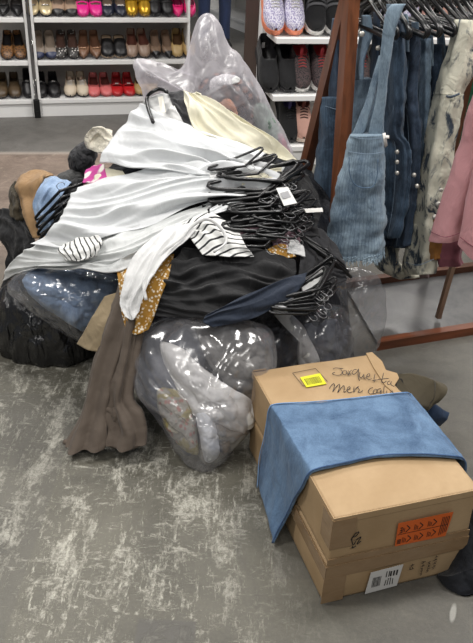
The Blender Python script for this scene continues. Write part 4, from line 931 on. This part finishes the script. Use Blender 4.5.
# dark clothes on the front slope
drape('black_garment', [[(206, 176), (255, 168), (300, 172), (318, 190)], [(200, 196), (250, 194), (300, 196), (322, 210)], [(205, 216), (255, 220), (300, 222), (318, 230)], [(225, 240), (260, 246), (300, 246), (322, 250)]], [.03, .045, .045, .03], M['black'], 'black garments hanging under the stack of hangers', 90, 90, (('v', 6, .018, .9),), (.010, 9), .004, 54, .01, group=GC)
drape('brown_garment', [[(166, 258), (188, 264), (210, 262)], [(158, 282), (182, 286), (215, 276)], [(148, 306), (170, 312), (205, 300)]], [.03, .035, .03], M['brown_grey'], 'brown-grey crumpled garment behind the mustard floral cloth', 60, 60, (('e', 3, .012, .8),), (.012, 9), .004, 55, .01, group=GC)
drape('black_trousers', [[(184, 246), (212, 250), (250, 250), (292, 256)], [(172, 264), (204, 266), (248, 268), (296, 270)], [(162, 284), (200, 284), (248, 284), (288, 282)], [(152, 300), (196, 300), (244, 302), (275, 296)], [(154, 316), (198, 320), (232, 322), (262, 314)]], [.055, .085, .085, .08, .05], M['black'], 'thick folded black trousers in the middle of the heap front', 100, 110, (('v', 3.4, .036, 1.0), ('v', 8, .012, 1), ('e', 3, .008, 1)), (.006, 7), .005, 56, .01, group=GC)
drape('navy_garment', [[(206, 312), (250, 294), (288, 278), (308, 272)], [(202, 320), (250, 306), (286, 292), (304, 284)], [(212, 326), (250, 320), (276, 308), (292, 298)]], [.115, .125, .11], M['navy'], 'dark navy garment running down right of the black trousers', 60, 80, (('v', 2.2, .012, .8),), (.005, 8), .004, 57, .008, group=GC)
drape('floral_scarf', [[(272, 240), (284, 233), (298, 226)], [(276, 252), (290, 248), (306, 238)]], [.06, .065], M['mauvep'], 'mauve pink printed cloth among the black hangers', 30, 30, (('v', 2, .005, 1),), (.008, 12), .004, 58, 0, group=GC)
drape('mustard_garment', [[(268, 248), (280, 244), (292, 246)], [(272, 258), (284, 258), (296, 256)]], [.07, .075], M['must_floral'], 'small mustard patterned cloth end among the black hangers', 24, 24, (), (.010, 14), .004, 59, 0, group=GC)
drape('white_garment', [[(290, 240), (298, 240), (304, 246)], [(288, 252), (298, 254), (306, 256)]], [.08, .08], M['white_cotton'], 'small white cloth end between the two hanger stacks', 24, 24, (), (.010, 14), .004, 60, 0, group=GC)
drape('white_garment', [[(268, 300), (282, 294), (292, 292)], [(272, 308), (284, 308), (296, 302)]], [.11, .11], M['white_cotton'], 'white cloth end below the navy garment', 24, 24, (), (.010, 14), .004, 61, 0, group=GC)
drape('grey_garment', [[(300, 228), (318, 228), (338, 250)], [(300, 258), (322, 256), (345, 262)], [(296, 290), (320, 285), (345, 280)]], [.04, .06, .05], M['charcoal'], 'charcoal garments under the lower right hangers', 50, 50, (('u', 4, .012, 1),), (.014, 10), .004, 62, .01, group=GC)
# taupe trousers reaching the floor
def trouser(rows, seed, lift, T, name='leg'):
    rings = []
    for i, (y, xl, xr) in enumerate(rows):
        lf = lift*(1-.68*(i/(len(rows)-1))**1.5); a, b = hit(xl, y, lf), hit(xr, y, lf); m_ = (a+b)/2; rings.append((a, b, T))
    return loft_mb(rings, 44, 90, (.018, 4), (.008, 7), seed, power=2.1, zmin=.004, grow=.6)
tr = trouser([(262, 124, 156), (290, 116, 150), (320, 106, 138), (350, 97, 124), (380, 89, 115), (408, 82, 110), (428, 72, 107), (440, 66, 106), (446, 63, 105)], 5, .055, .055).build('trousers', M['taupe'], None)
tag(tr, 'taupe grey jersey trousers trailing from the heap onto the floor', 'clothing', GC)
q = trouser([(270, 130, 160), (310, 124, 145), (345, 118, 139), (375, 110, 134), (398, 106, 130), (412, 104, 138), (427, 110, 142), (438, 108, 143), (445, 107, 143)], 9, .06, .05); part(q, 'leg', M['taupe'], tr)
q = inflate_mb([(102, 408), (112, 398), (126, 396), (136, 404), (142, 420), (146, 436), (130, 441), (114, 438), (104, 424)], 1.715, .6, .045, (.016, 12), 140, back=.02, ridge=(.020, 17, (1, .5, -.6))); part(q, 'bunched_leg', M['taupe'], tr)
M['taupe_dk'] = cloth('taupe_cuff', '594d43', .85)
for rows in ([(64, 443), (80, 448), (95, 448), (106, 445)], [(107, 445), (122, 448), (134, 447), (144, 442)]):
    pts = [hit(x, y-1.5, .02) for x, y in rows]; pts = [V3((p.x, p.y, max(p.z, .012))) for p in pts]; mb = MB(); mb.tube([sample(pts, i/20) for i in range(21)], .009, 8, flat=.8); part(mb, 'cuff', M['taupe_dk'], tr)
drape('beige_garment', [[(104, 296), (112, 294), (122, 292)], [(90, 322), (100, 322), (114, 320)], [(76, 344), (86, 350), (96, 352)]], [.04, .05, .04], M['beige'], 'beige cloth edge between the jeans bag and taupe trousers', 50, 30, (('v', 1, .004, .5),), (.006, 8), .005, 64, .004, group=GC)
# left cluster
def lump(name, poly, Y0, lean, th, mat, label, crump=(.02, 9), seed=0, category='clothing', group=GC, ridge=None, back=None, **k):
    o = inflate_mb(poly, Y0, lean, th, crump, seed, back=back, ridge=ridge, **k).build(name, mat, None); return tag(o, label, category, group)
RD = lambda a, f, d=(1, .3, .4): (a, f, d)
def sheet(name, G, mat, label, folds=(), crump=(.010, 10), seed=0, nu=50, nv=50, thick=.006, group=GC):
    o = patch_mb([[Y(*q) for q in r] for r in G], nu, nv, folds, crump, thick, seed, .004).build(name, mat, None); return tag(o, label, 'clothing', group)
sheet('tan_garment', [[(18, 178, 2.84), (32, 170, 2.86), (48, 171, 2.84), (54, 175, 2.8)], [(14, 187, 2.78), (27, 182, 2.74), (40, 179, 2.72), (46, 178, 2.76)], [(20, 200, 2.76), (27, 200, 2.70), (35, 197, 2.68), (40, 196, 2.72)], [(22, 216, 2.70), (28, 216, 2.64), (34, 214, 2.62), (39, 212, 2.68)], [(30, 234, 2.62), (34, 238, 2.58), (40, 237, 2.58), (44, 233, 2.62)]], M['tan'], 'tan brown garment standing up at the far left of the heap', (('u', 2.0, .014, .8),), (.006, 9), 70)
sheet('olive_garment', [[(8, 188, 2.86), (15, 182, 2.84), (24, 190, 2.8)], [(7, 200, 2.80), (14, 200, 2.74), (25, 203, 2.76)], [(10, 216, 2.74), (16, 220, 2.70), (27, 222, 2.72)]], M['olive_cloth'], 'dark olive garment left of the tan one', (('e', 2, .014, 1),), (.016, 10), 71)
sheet('black_garment', [[(-8, 212, 2.84), (6, 208, 2.80), (22, 212, 2.76), (30, 220, 2.7)], [(-8, 224, 2.80), (8, 226, 2.72), (24, 230, 2.66), (33, 234, 2.64)], [(0, 240, 2.76), (10, 244, 2.68), (24, 246, 2.62), (34, 246, 2.60)], [(6, 256, 2.70), (14, 262, 2.66), (24, 258, 2.62), (34, 256, 2.60)], [(0, 290, 2.66), (12, 292, 2.64), (24, 290, 2.60), (34, 288, 2.58)]], M['black'], 'black garment lying at the left edge of the heap', (('e', 3, .016, 1),), (.020, 9), 72)
M['jeans_light'] = denim('light_blue_denim', '5f789c', '9bb0c9', 0, .42, 8)
sheet('jeans', [[(44, 178, 2.74), (52, 176, 2.74), (64, 179, 2.72), (72, 182, 2.7)], [(36, 190, 2.66), (44, 188, 2.62), (54, 188, 2.62), (64, 192, 2.62)], [(33, 206, 2.62), (40, 206, 2.58), (47, 206, 2.58), (56, 208, 2.58)], [(36, 222, 2.58), (42, 222, 2.55), (48, 222, 2.55), (54, 224, 2.56)], [(40, 236, 2.54), (46, 236, 2.52), (52, 236, 2.52), (56, 234, 2.54)]], M['jeans_light'], 'light blue jeans beside the tan garment at the left of the heap', (('u', 2, .010, .8),), (.006, 9), 73)
lump('black_garment', [(46, 200), (60, 188), (76, 178), (84, 182), (74, 204), (62, 222), (52, 234), (44, 226)], 2.56, .35, .05, M['black'], 'black clothes under the small hanger bunch at left', (.020, 12), 74, ridge=RD(.008, 20))
lump('grey_garment', [(56, 180), (66, 172), (80, 168), (86, 176), (74, 186), (62, 190)], 2.68, .35, .05, M['grey_cloth'], 'grey cloth above the small hanger bunch at left', (.014, 12), 75)
lump('black_garment', [(90, 139), (81, 142), (73, 150), (69, 160), (73, 172), (86, 174), (96, 160), (96, 146)], 2.70, .3, .06, M['charcoal'], 'rolled black garment beside the cream knit', (.014, 12), 76, ridge=RD(.006, 25))
# ------------------------------------------------------------------ loose hangers in the heap
def lay_hanger(p1, p2, l1, l2, ydir, label, group, key='loose', flip=1):
    a, b = hit(p1[0], p1[1], l1), hit(p2[0], p2[1], l2); X = b-a; s = min(1.15, max(.6, X.length/.345))
    m_ = frame((a+b)/2 - V3(ydir).normalized()*(-.05)*s, X, V3(ydir)) @ Matrix.Scale(s, 4)
    return place_hanger(key, m_, label, group)
GH = 'black hangers stacked in the heap'; LB = 'black plastic hanger stacked on the right side of the heap'
YD = (.5, -.75, -.2)
lay_hanger((213, 172), (266, 151), .10, .11, YD, 'topmost black hanger of the heap stack, beside the white blouse', GH)
lay_hanger((222, 179), (281, 158), .105, .11, YD, 'second black hanger from the top of the heap stack', GH)
lay_hanger((228, 181), (314, 167), .11, .12, YD, 'long black hanger third from the top of the heap stack', GH)
for k in range(12):
    x0 = 206+rnd.uniform(-4, 20)+k*1.8; y0 = 192+5.2*k+rnd.uniform(-3, 3); x1 = 300+rnd.uniform(-14, 18); y1 = 168+5.2*k+rnd.uniform(-5, 5)
    lay_hanger((x0, y0), (x1, y1), .095+rnd.uniform(-.01, .02), .10+rnd.uniform(-.01, .02), (.5+rnd.uniform(-.25, .3), -.75, rnd.uniform(-.5, 0)), LB, GH)
for k in range(5):
    lay_hanger((258+rnd.uniform(-6, 6), 206+8*k), (316+rnd.uniform(-5, 5), 196+8*k), .115, .115, (.7, -.6, -.3), LB, GH)
for k, (x, y, w_, mt, lab) in enumerate(((232, 170, 22, 'white_cotton', 'white garment shoulder showing through the topmost hanger'), (262, 176, 20, 'ivory', 'ivory garment shoulder showing between the upper hangers'), (226, 206, 16, 'white_satin', 'white garment edge at the left of the middle hangers'), (268, 214, 18, 'grey_cloth', 'grey garment showing between the middle hangers'), (246, 232, 16, 'mauvep', 'mauve patterned cloth low in the hanger stack'))):
    drape('garment_shoulder', [[(x-w_, y+2), (x, y-5), (x+w_, y-9)], [(x-w_, y+9), (x, y+4), (x+w_, y-1)]], [.088, .085], M[mt], lab, 24, 30, (('v', 1.5, .006, 1),), (.006, 12), .004, 120+k, 0, group=GC)
GL = 'black hangers at the lower right of the heap'
for k in range(8):
    lay_hanger((278+rnd.uniform(-6, 10), 300+2.2*k+rnd.uniform(-2, 2)), (338+rnd.uniform(-10, 8), 262+5.0*k), .115+rnd.uniform(0, .02), .10+rnd.uniform(0, .03), (.55+rnd.uniform(-.25, .25), -.7, -.35), 'black plastic hanger in the bunch above the clear bag behind the boxes', GL)
drape('white_garment', [[(300, 282), (312, 272), (322, 268)], [(304, 292), (316, 284), (328, 276)]], [.085, .085], M['white_cotton'], 'white cloth showing between the lower right hangers', 24, 24, (), (.010, 14), .004, 131, 0, group=GC)
for k in range(3):
    lay_hanger((298+6*k, 232+6*k), (335+3*k, 258+5*k), .09, .08, (.5, -.8, .1), 'black plastic hanger in the bunch above the clear bag behind the boxes', GL)
GF = 'black hangers at the left of the heap'
for k in range(6):
    a = Y(36+4*k, 206+5.5*k, 2.50-.012*k); b = Y(84-1*k, 176+8*k, 2.56-.01*k)
    m_ = frame((a+b)/2, b-a, V3((-.3, -.5, .4))) @ Matrix.Scale(.8, 4); place_hanger('loose', m_, 'black plastic hanger in the small bunch at the heap\'s left', GF)
mb = MB(); cs = [hit(x, y, .15) for x, y in ((276, 188), (288, 187), (297, 203), (284, 206))]; quad(mb, cs, -fw, .001); tg = mb.build('price_tag', plain('tag_white', 'd9d9d6', .6), None, False); tag(tg, 'white rectangular price tag dangling on the hanger stack', 'tag')
mb = MB(); cs = [hit(x, y, .152) for x, y in ((280, 193), (288, 191), (291, 197), (283, 199))]; quad(mb, cs, -fw, .001); part(mb, 'tag_print', plain('tag_grey', '9a9a9c', .6), tg, False)
mb = MB(); cs = [hit(x, y, .13) for x, y in ((304, 209), (322, 208), (323, 212), (306, 213))]; quad(mb, cs, -fw, .006); tag(mb.build('hanger_clip', M['white_plastic'], None, False), 'white plastic strip sticking out right of the hanger stack', 'clip')

# ------------------------------------------------------------------ bags
t = NT('black_bag_plastic'); co = t.co((1, 1, .4), (.3, .2, .1)); t.set(srgb('101012'), .2, Specular_IOR_Level=.8)
t.bump(t.math('ADD', t.noise(t.co((1, 1, .22), (.2, .3, .1)), 14, 3, .55, 1.5), t.math('MULTIPLY', t.noise(t.co((1, .4, .4), (.8, 0, .7)), 22, 3, .5, 1.5), .4)), .8, .03); M['black_bag'] = t.m
BG = 'bags of clothes around the heap'
lump('garbage_bag', [(-14, 330), (-8, 300), (8, 280), (30, 268), (62, 264), (100, 268), (122, 285), (120, 315), (104, 345), (92, 362), (86, 370), (56, 375), (26, 371), (4, 358)], 2.26, .35, .15, M['black_bag'], 'glossy black plastic bag full of clothes at the lower left of the heap', (.006, 9), 80, 'bag', BG, RD(.010, 12, (1, .2, -.2)), back=.1, vor=(.030, 7, (1.4, 1, .3)))
lump('jeans', [(24, 280), (34, 270), (66, 268), (100, 270), (120, 278), (114, 296), (102, 314), (88, 330), (72, 323), (52, 312), (36, 298)], 2.03, .55, .10, M['jeans_light'], 'light blue jeans stuffed in the clear bag on top of the black bag', (.022, 9), 81, 'clothing', GC, RD(.010, 14, (.5, .2, .9)), back=.05)
M['film'] = plastic_film('clear_bag_film', .10, 'f2f2f5', .17, 3.2, .8)
M['film_clear'] = plastic_film('clear_bag_film_light', .05, 'f2f2f3', .17, 4, .7)
M['film_milk'] = plastic_film('milky_bag_film', .20, 'fbf9fc', .3, 4, .4, 0, 'f8f5fa')
lump('plastic_bag', [(8, 288), (24, 270), (62, 265), (104, 268), (130, 278), (126, 300), (112, 322), (96, 342), (80, 344), (60, 330), (36, 316)], 2.02, .55, .125, M['film_clear'], 'clear plastic bag with light blue jeans inside', (.004, 10), 82, 'bag', BG, RD(.004, 22, (.7, .2, .8)), back=.07, vor=(.026, 8, (1, 1, .6)))
# front clear bag and what it holds
FB = [(146, 326), (172, 313), (208, 311), (244, 317), (268, 328), (277, 350), (275, 376), (258, 396), (250, 414), (251, 430), (240, 442), (225, 462), (205, 475), (188, 467), (175, 450), (160, 426), (141, 402), (131, 378), (134, 346)]
lump('plastic_bag', FB, 1.69, .62, .12, M['film'], 'clear plastic bag of grey and white clothes in front of the heap', (.005, 8), 83, 'bag', BG, RD(.018, 8, (1, .3, .9)), back=.08, vor=(.030, 6, (1.3, 1, .4)))
M['bagwhite'] = satin('bag_white', 'dedcd6', .7); M['stone'] = cloth('stone_grey_cloth', '7d7a73', .85)
lump('grey_jacket', [(196, 330), (230, 322), (262, 334), (270, 356), (266, 380), (246, 396), (226, 384), (208, 362)], 1.75, .62, .075, M['stone'], 'quilted grey garment at the right inside the front clear bag', (.02, 9), 84, ridge=RD(.016, 11, (.1, .3, 1)))
lump('black_garment', [(146, 336), (172, 322), (196, 330), (205, 356), (204, 400), (204, 440), (190, 458), (176, 440), (158, 414), (140, 388), (138, 356)], 1.75, .62, .06, cloth('slate_cloth', '666a73', .85), 'slate grey garment at the left inside the front clear bag', (.02, 8), 85, ridge=RD(.008, 12))
lump('white_garment', [(160, 344), (184, 350), (206, 372), (232, 388), (254, 402), (257, 422), (242, 434), (224, 428), (214, 440), (206, 426), (190, 408), (176, 386)], 1.67, .62, .04, M['bagwhite'], 'white garment twisted through the front clear bag', (.018, 9), 86, ridge=RD(.014, 15, (.8, 0, .9)), back=.03)
lump('floral_garment', [(158, 390), (176, 390), (190, 406), (197, 434), (198, 454), (184, 450), (168, 432), (158, 410)], 1.66, .62, .045, floral('pale_floral', 'a09c90', 'a5766a', 60, .25, .45, '94895a'), 'pale floral print garment low inside the front clear bag', (.016, 10), 87, back=.03)
lump('grey_garment', [(206, 404), (232, 424), (246, 432), (236, 446), (222, 460), (206, 466), (198, 446), (198, 420)], 1.69, .62, .05, M['stone'], 'grey cloth at the bottom of the front clear bag', (.02, 9), 88, ridge=RD(.01, 14), back=.03)
lump('white_garment', [(196, 410), (212, 414), (220, 436), (218, 456), (206, 462), (200, 440)], 1.65, .62, .04, M['white_satin'], 'white strip of cloth at the bottom of the front clear bag', (.012, 10), 89, back=.02)
# clear bag behind the boxes
lump('plastic_bag', [(236, 324), (262, 306), (300, 300), (338, 304), (352, 326), (352, 352), (336, 372), (300, 376), (262, 380), (250, 356)], 2.12, .35, .12, M['film'], 'clear plastic bag of dark clothes directly behind the boxes', (.005, 8), 90, 'bag', BG, RD(.014, 9, (1, .3, -.7)), vor=(.03, 7, (1, 1, .5)))
lump('black_garment', [(242, 330), (262, 316), (282, 318), (300, 345), (304, 372), (270, 380), (252, 366)], 2.16, .35, .07, M['navy'], 'dark garment at the left inside the bag behind the boxes', (.02, 9), 91, ridge=RD(.01, 14))
lump('grey_jeans', [(296, 316), (322, 308), (342, 318), (346, 346), (334, 368), (314, 372), (306, 350)], 2.16, .35, .07, cloth('slate_cloth', '666a73'), 'slate grey denim at the right inside the bag behind the boxes', (.02, 9), 92, ridge=RD(.01, 14))
lump('white_garment', [(272, 312), (284, 310), (300, 322), (312, 342), (320, 362), (310, 372), (298, 362), (302, 344), (290, 328)], 2.05, .35, .035, M['bagwhite'], 'cream cloth strip inside the bag behind the boxes', (.012, 9), 93, ridge=RD(.006, 16))
lump('plastic_bag', [(330, 276), (352, 266), (376, 272), (386, 290), (388, 318), (380, 342), (360, 360), (340, 356), (334, 330), (340, 305)], 2.10, .12, .03, M['film_clear'], 'empty clear plastic bag standing beside the rail platform', (.008, 9), 94, 'bag', BG, RD(.006, 14, (1, .3, .3)), vor=(.03, 11, (1, 1, .4)))
# tall clear bag at the back
lump('plastic_bag', [(132, 66), (137, 59), (150, 68), (168, 74), (184, 64), (190, 42), (197, 20), (208, 13), (218, 20), (229, 42), (246, 64), (263, 92), (280, 124), (294, 158), (286, 178), (250, 184), (205, 160), (165, 130), (148, 108), (140, 88)], 2.98, 0.0, .16, M['film_milk'], 'tall milky clear bag of clothes standing behind the heap', (.006, 6), 95, 'bag', BG, RD(.014, 9, (1, .3, -.5)), back=.14, vor=(.022, 5, (1, 1, .25)))
lump('dark_floral_dress', [(196, 92), (214, 76), (240, 72), (258, 92), (262, 118), (258, 148), (230, 150), (205, 130)], 3.0, 0, .10, floral('dark_print', '2d2b33', '8a6a5e', 30, .25, .5, '4a484c'), 'dark printed garment inside the tall back bag', (.03, 8), 96, ridge=RD(.012, 12))
lump('green_garment', [(252, 108), (264, 104), (276, 120), (286, 148), (280, 168), (262, 160), (254, 134)], 2.96, 0, .07, floral('sage_print', '76877c', '56645c', 26, .3, .5), 'sage green printed garment at the right inside the tall back bag', (.02, 8), 97)
lump('pink_garment', [(276, 132), (284, 136), (292, 158), (288, 172), (280, 164), (278, 148)], 2.95, 0, .05, M['mauvep'], 'pink cloth at the right edge of the tall back bag', (.014, 8), 98)
lump('white_garment', [(212, 80), (224, 74), (238, 76), (240, 82), (226, 84), (216, 92), (210, 92)], 2.89, 0, .03, M['white_cotton'], 'white cloth near the top inside the tall back bag', (.012, 9), 99)
lump('peach_garment', [(218, 104), (228, 98), (236, 108), (240, 126), (230, 130), (222, 118)], 2.88, 0, .03, cloth('peach_cloth', 'b98668'), 'peach coloured cloth in the middle of the tall back bag', (.012, 9), 100)

# ================================================================== PERSON in the aisle, far rack
def skin_body(name, joints, edges, rad, mat, par, sub=2):
    me = bpy.data.meshes.new(name); me.from_pydata(joints, edges, []); o = bpy.data.objects.new(name, me); C.objects.link(o); o.parent = par
    o.modifiers.new('skin', 'SKIN').use_smooth_shade = True
    sk = me.skin_vertices[0] if me.skin_vertices else me.attributes
    if not me.skin_vertices:
        return o
    for v, r in zip(me.skin_vertices[0].data, rad): v.radius = (r, r)
    me.skin_vertices[0].data[0].use_root = True
    s = o.modifiers.new('sub', 'SUBSURF'); s.levels = sub; s.render_levels = sub
    me.materials.append(mat); return o
px_, py_ = 232, 46
ft = Z(px_, py_, 0); PE = empty('person', (ft.x-.11, ft.y, 0), .3, 'person in navy jeans and dark top standing in the far aisle', 'person')
skin = plain('skin', '9b7059', .6); jn = denim('person_jeans', '17223c', '27365a', 0, .5); tp = cloth('dark_top', '1c1c22', .9)
def limb(name, pts, rads, mat, n=14, par=PE, flat=1):
    q = [V3(p) for p in pts]; rr = [V3((r, 0, 0)) for r in rads]; mb = MB(); mb.tube([sample(q, i/24) for i in range(25)], [max(.004, sample(rr, i/24).x) for i in range(25)], n, flat=flat); o = mb.build(name, mat, par); return o
body = MB()
def T_(pts, rads, n=14, flat=1): 
    q = [V3(p) for p in pts]; rr = [V3((r, 0, 0)) for r in rads]; body.tube([sample(q, i/24) for i in range(25)], [max(.004, sample(rr, i/24).x) for i in range(25)], n, flat=flat)
T_([(-.08, 0, .93), (-.08, 0, 1.15), (-.08, 0, 1.38), (-.08, -.01, 1.46), (-.08, -.01, 1.53), (-.08, -.02, 1.60), (-.08, -.02, 1.68), (-.08, -.01, 1.735)], [.13, .12, .145, .06, .05, .075, .082, .03], 20)
for s in (-1, 1):
    T_([(-.08+s*.09, 0, .92), (-.08+s*.10, -.02*s, .5), (-.08+s*.10, -.03*s, .08)], [.075, .05, .035])
    T_([(-.08+s*.14, 0, 1.40), (-.08+s*.20, .01, 1.36), (-.08+s*.23, .02, 1.12), (-.08+s*.22, -.06, .90), (-.08+s*.22, -.08, .82)], [.045, .05, .038, .026, .03])
    for k in range(4): T_([(-.08+s*.22, -.09+.02*k-.02, .82), (-.08+s*.22, -.10+.02*k-.02, .76), (-.08+s*.215, -.095+.02*k-.02, .72-.005*(k % 2))], [.010, .009, .006], 8)
    T_([(-.08+s*.21, -.10, .83), (-.08+s*.19, -.125, .79), (-.08+s*.185, -.13, .76)], [.011, .009, .007], 8)
body.build('body', skin, PE)
for s in (-1, 1):
    limb('trouser_leg', [(-.08+s*.085, 0, .96), (-.08+s*.095, -.01, .72), (-.08+s*.10, -.02*s, .48), (-.08+s*.10, -.03*s, .20), (-.08+s*.10, -.03*s, .07)], [.10, .088, .066, .058, .060], jn)
    limb('sleeve', [(-.08+s*.12, 0, 1.42), (-.08+s*.20, .01, 1.37), (-.08+s*.235, .02, 1.12), (-.08+s*.225, -.05, .92)], [.055, .062, .048, .036], tp)
    mb = MB(); mb.tube([(-.08+s*.10, .06-.03*s, .045), (-.08+s*.10, -.03*s, .05), (-.08+s*.10, -.10-.03*s, .038), (-.08+s*.10, -.17-.03*s, .030), (-.08+s*.10, -.20-.03*s, .022)], [.035, .046, .044, .038, .015], 12, flat=.9); mb.v = [V3((p.x, p.y, max(.004, p.z))) for p in mb.v]; mb.build('shoe', M['black_rubber'], PE)
limb('shirt', [(-.08, 0, .90), (-.08, 0, 1.12), (-.08, 0, 1.36), (-.08, -.01, 1.45)], [.145, .14, .165, .07], tp, 20)
limb('hair', [(-.08, .03, 1.56), (-.08, .03, 1.66), (-.08, .01, 1.76)], [.07, .092, .04], plain('dark_hair', '1a1412', .7), 16)
rD = rack('shoe_rack', V3((.05, 8.6, 0)), math.radians(-62), -1.2, 1.0, 'distant white shoe rack at the end of the aisle', .36, (.12, .40, .68, .96, 1.24), group='white shoe racks')
# ================================================================== LIGHT
def area(name, loc, size, energy, rot=(0, 0, 0), col=(1, .97, .93)):
    l = bpy.data.lights.new(name, 'AREA'); l.shape = 'RECTANGLE'; l.size, l.size_y = size; l.energy = energy; l.color = col
    o = bpy.data.objects.new(name, l); C.objects.link(o); o.location = loc; o.rotation_euler = rot; return o
for (x, y) in ((-.9, -.9), (.9, -.6), (-1.6, 1.2), (.9, 1.9), (-1.6, 3.6), (.9, 4.2), (-1.2, 6.2), (1.6, 6.8), (3.2, 3.0)):  # ceiling rows; the dimmer pair behind the camera is added frontal fill
    area('ceiling_and_fill_light', (x, y, 3.1), (1.25, .3), 54 if y > 0 else 28)
w = bpy.data.worlds.new('shop_ambient'); bpy.context.scene.world = w; w.use_nodes = True
w.node_tree.nodes['Background'].inputs[0].default_value = (.82, .85, .9, 1); w.node_tree.nodes['Background'].inputs[1].default_value = .23
sc = bpy.context.scene
sc.view_settings.view_transform = 'Standard'; sc.view_settings.look = 'None'; sc.view_settings.exposure = -.02; sc.view_settings.gamma = 1
sc.cycles.use_denoising = True; sc.cycles.transparent_max_bounces = 24; sc.cycles.max_bounces = 8
sc.cycles.caustics_reflective = False; sc.cycles.caustics_refractive = False
